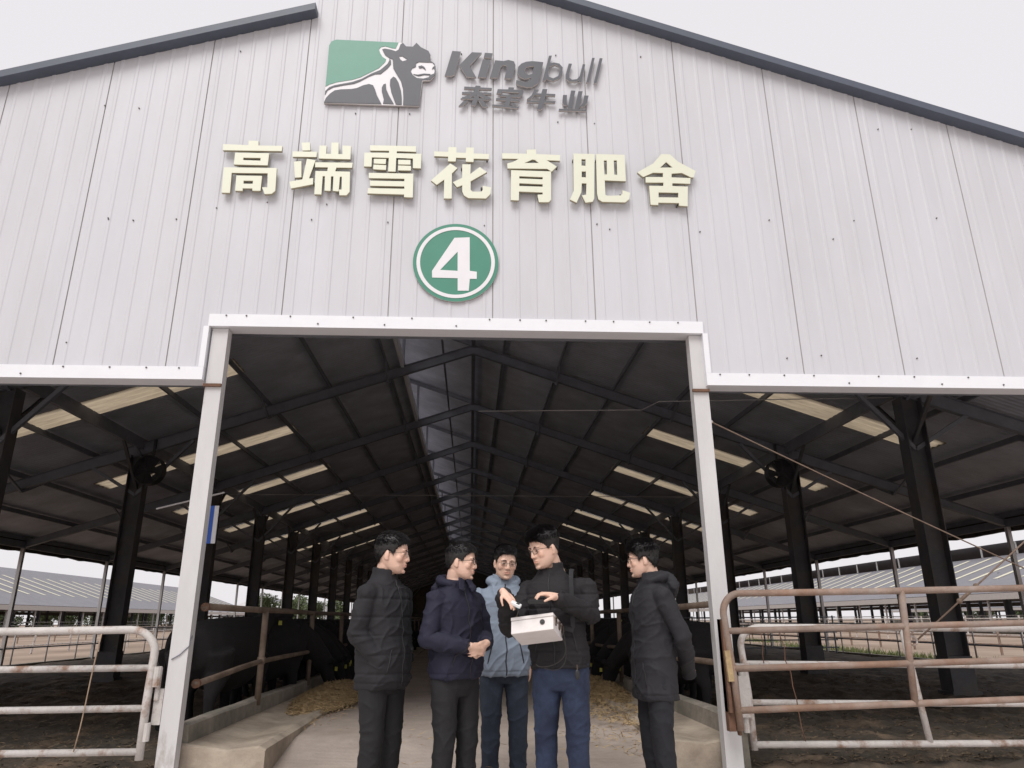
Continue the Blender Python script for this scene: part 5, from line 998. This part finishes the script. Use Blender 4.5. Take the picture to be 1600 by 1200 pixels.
# the speaker: arms given in the world, taken into his own frame
A4 = R(-18); L4 = Vector((.60, 5.1, 0)); S4 = 1.035
def to4(p): return (Matrix.Rotation(-A4, 3, 'Z') @ (Vector(p) - L4)) / S4
def dir4(v): return Matrix.Rotation(-A4, 3, 'Z') @ Vector(v)
wr, wl = to4((.212, 4.80, 1.372)), to4((.545, 4.765, 1.340))
p4, T4, on4 = person('man in a black quilted jacket holding two small devices above a white box', tuple(L4), A4, S4, (R(-40), R(13), R(-3)), .875,
    [((-.186, 0, 1.352), to4((.262, 5.02, 1.155)), wr), ((.186, 0, 1.352), to4((.80, 4.99, 1.235)), wl)],
    (dict(wrist=tuple(wr), d=tuple(dir4((.52, -.60, -.60))), n=tuple(dir4((-.35, .65, -.68))), curl=[(.15, .35, .3), (.2, .4, .3), (.3, .45, .3), (.4, .5, .3)], thumb_side=-1, thumb_curl=.6, spread=.02, size=.86),
     dict(wrist=tuple(wl), d=tuple(dir4((-.95, -.25, .22))), n=tuple(dir4((-.1, .12, -1))), curl=[(.35, .7, .45), (.4, .75, .45), (.45, .75, .45), (.5, .8, .45)], thumb_side=1, thumb_curl=.35, spread=.03)),
    BLK2, JEAN, 'stand', False, .085, .0, glasses='dark', fat=.93, seed=4, sleeve=1.03, lean=(-.045, -.04), hair=dict(top=.034, side=.004, front=.066, fringe=.5, n=7500))
back = lambda e: ((e * .184, .01, 1.352), (e * .232, .115, 1.09), ((-.02, .262, .835) if e > 0 else (-.12, .115, .89)))
p5, T5, on5 = person('man in a charcoal hooded jacket with his hands behind his back', (1.28, 5.3, 0), R(-80), 1.0, (R(-22), R(5), 0), .685, [back(-1), back(1)],
    (dict(wrist=(-.03, .258, .834), d=(-.9, .45, -.05), n=(0, 0, 1), curl=(.5, .6, .4), thumb_side=1, size=.85), dict(wrist=(-.12, .10, .89), d=(.8, -.3, .2), n=(0, 1, 0), curl=(.5, .6, .4), thumb_side=-1)),
    GREY, NTRO, 'stand', 1.3, 0, .0, glasses='dark', fat=.95, seed=5, hair=dict(top=.030, side=.014, n=7500))
# light grey lining of the open hood
q = MB(); hl = fabric('grey_lining', (.22, .22, .24))
rings = []
for i in range(7):
    u = i / 6; rings.append([(.112 * math.cos(a) * (1 - .15 * u), .035 + (.095 + .022 * u) * math.sin(a), 1.507 + .02 * math.sin(a) - .035 * u * abs(math.sin(a))) for a in np.linspace(R(-25), R(120), 12)])
for i in range(6):
    for j in range(11): q.add([rings[i][j], rings[i][j + 1], rings[i + 1][j + 1], rings[i + 1][j]], [(0, 1, 2, 3)])
q.build('hood_lining', hl, p5, True)
# stitched mark on the slate jacket
q = MB()
for i in range(7):
    c = on3(-.115 + .0085 * i, 1.285, .0015)
    if c: q.tube([c, c + Vector((.005, 0, .002))], .0016, 5)
q.build('chest_mark', mat('thread_brown', (.16, .10, .08), .8, .1), p3)

# ================================================================== what the speaker carries
BOXM = mat('box_enamel', (.72, .68, .66), .45, .04, 8, .05, 60, col2=(.62, .58, .55), amt=.62, contrast=.2)
t = thing('instrument_box', 'white metal instrument box hanging at the waist of the speaking man', 'box', (.42, 4.83, 1.15))
BS = 1.07; ux = Vector((.253, -.10, .03)).normalized(); uy = Vector((.102, .155, -.066)); uy = (uy - ux * uy.dot(ux)).normalized(); uz = ux.cross(uy).normalized()
BM = Matrix((ux, uy, uz)).transposed()
def bx(x0, x1, y0, y1, z0, z1, name, m, par=t, bev=0):
    q = MB(); q.box(x0, x1, y0, y1, z0, z1); o = q.build(name, m, par)
    if bev: md = o.modifiers.new('b', 'BEVEL'); md.width = bev; md.segments = 2
    return o
t.rotation_euler = BM.to_euler(); t.scale = (BS,) * 3
bx(-.13, .13, -.085, .105, -.05, .028, 'case', BOXM, bev=.004); bx(-.132, .132, -.087, .107, .0295, .05, 'lid', BOXM, bev=.004)
q = MB(); q.tube([(.065, -.092, .0), (.065, -.084, .0)], .015, 20); q.tube([(.065, -.095, .0), (.065, -.090, .0)], .008, 14); q.build('socket', GLASS_FRAME, t)
for yy in (-.045, .03, .085):
    q = MB(); q.box(.131, .137, yy - .010, yy + .010, -.012, .038); q.tube([(.14, yy - .013, .03), (.14, yy + .013, .03)], .003, 6); q.tube([(.139, yy, .03), (.145, yy, -.006)], .003, 6); q.build('latch', GLASS_THIN, t)
q = MB(); q.box(-.137, -.131, -.03, .01, -.045, .0); q.build('bracket', GLASS_FRAME, t)
q = MB(); q.tube([(-.105, -.06, .05), (-.105, -.06, .062)], .011, 12); q.tube([(-.105, -.06, .06), (-.098, -.05, .1)], .003, 6); q.build('antenna', GLASS_THIN, t)
bx(-.085, .085, -.06, .06, .051, .054, 'top_panel', GLASS_FRAME)
tw = t.matrix_world
def w4(p): return L4 + Matrix.Rotation(A4, 3, 'Z') @ (Vector(p) * S4)
def wb(p): return Vector((.42, 4.83, 1.15)) + BM @ (Vector(p) * BS)
q = MB(); e0 = wb((.10, .115, .045)); ctrl = [(.119, -.172, 1.10), (.118, -.170, 1.20), (.117, -.166, 1.29), (.112, -.148, 1.36), (.106, -.118, 1.42), (.099, -.06, 1.468), (.092, .02, 1.482), (.082, .09, 1.455), (.06, .15, 1.38)]
sm = [e0]
for i in range(len(ctrl) - 1):
    for u in (0, .25, .5, .75): sm.append(w4(Vector(ctrl[i]).lerp(Vector(ctrl[i + 1]), u)))
sm.append(w4(ctrl[-1]))
sm = [Vector(v) for v in sm]; vs = []; fs = []
for i, p in enumerate(sm):
    tt = (sm[min(i + 1, len(sm) - 1)] - sm[max(0, i - 1)]).normalized(); nn = Vector((.25, -1, .2)) if i < 17 else Vector((.2, -.4 if i < 23 else .3, 1)); sd = tt.cross(nn).normalized() * .015; nn = sd.cross(tt).normalized() * .002
    vs += [p - sd - nn, p + sd - nn, p + sd + nn, p - sd + nn]
for i in range(len(sm) - 1):
    for j in range(4): fs.append((i * 4 + j, i * 4 + (j + 1) % 4, i * 4 + 4 + (j + 1) % 4, i * 4 + 4 + j))
q.add(vs, fs)
so = q.build('strap', fabric('strap_grey', (.016, .016, .018)), None); tag(so, 'wide dark carrying strap running over the shoulder of the speaking man', 'strap')
q = MB(); c0 = wb((.137, .06, -.01)); cl = [c0]
for u in np.linspace(0, 1, 14)[1:]: cl.append(c0 + Vector((-.02 - .10 * u * u + .05 * math.sin(u * 5), -.03, -.21 * math.sin(u * PI * .62))))
q.tube(cl, .0028, 6); c1 = wb((.137, .085, .0)); q2 = [c1 + Vector((.02 * math.sin(u * 4) - .11 * u * u * u, -.035, -.23 * math.sin(u * PI * .60))) for u in np.linspace(0, 1, 14)]
o = q.build('cable', GLASS_FRAME, t); o.matrix_parent_inverse = (Matrix.Translation(t.location) @ t.rotation_euler.to_matrix().to_4x4() @ Matrix.Scale(BS, 4)).inverted()
q = MB(); q.tube(q2, .0026, 6); o = q.build('cable', GLASS_FRAME, t); o.matrix_parent_inverse = (Matrix.Translation(t.location) @ t.rotation_euler.to_matrix().to_4x4() @ Matrix.Scale(BS, 4)).inverted()
# hand-held devices
def device(name, label, loc, dirv, up, size, m, extra):
    t = thing(name, label, 'device', loc); dv = Vector(dirv).normalized(); u = Vector(up); u = (u - dv * u.dot(dv)).normalized(); sv = dv.cross(u)
    t.rotation_euler = Matrix((dv, sv * -1, u)).transposed().to_euler() if Matrix((dv, sv * -1, u)).determinant() > 0 else Matrix((dv, sv, u)).transposed().to_euler()
    o = bx(-size[0], size[0], -size[1], size[1], -size[2], size[2], 'casing', m, t, .004); extra(t, size); return t
WD = mat('white_plastic', (.75, .77, .78), .35, .02); BD = mat('black_plastic', (.015, .015, .017), .35, .1); TEAL = mat('teal_plastic', (.03, .22, .26), .4, .05)
def ex1(t, s):
    bx(-s[0] * .8, s[0] * .8, -s[1] * .8, s[1] * .8, -s[2] - .003, -s[2], 'underside', TEAL, t); bx(.0, s[0] * .6, -s[1] * .5, s[1] * .5, s[2], s[2] + .002, 'display', BD, t)
def ex2(t, s):
    q = MB(); q.tube([(-s[0] - .012, 0, 0), (-s[0] + .002, 0, 0)], s[2] * 1.1, 12); q.build('lens_barrel', BD, t); bx(.0, s[0] * .8, -s[1] * .6, s[1] * .6, s[2], s[2] + .002, 'screen', GLASS_FRAME, t)
device('remote_probe', 'small white handheld device in the right hand of the speaking man', (.285, 4.728, 1.296), (.85, -.2, -.40), (.3, -.5, .8), (.034, .016, .010), WD, ex1)
device('handheld_unit', 'small black handheld unit gripped under the left hand of the speaking man', (.415, 4.722, 1.315), (-1, -.1, .0), (0, -.25, 1), (.056, .024, .014), BD, ex2)
# key fob on the belt
t = thing('key_fob', 'small black key fob clipped to the belt of the jeans', 'key fob', tuple(w4((.135, -.155, .84))))
q = MB(); q.ell((0, 0, 0), (.017, .008, .032)); q.build('fob', BD, t, True); q = MB(); q.tube([(0, 0, .03), (0, .0, .06)], .004, 6); q.build('loop', GLASS_THIN, t)
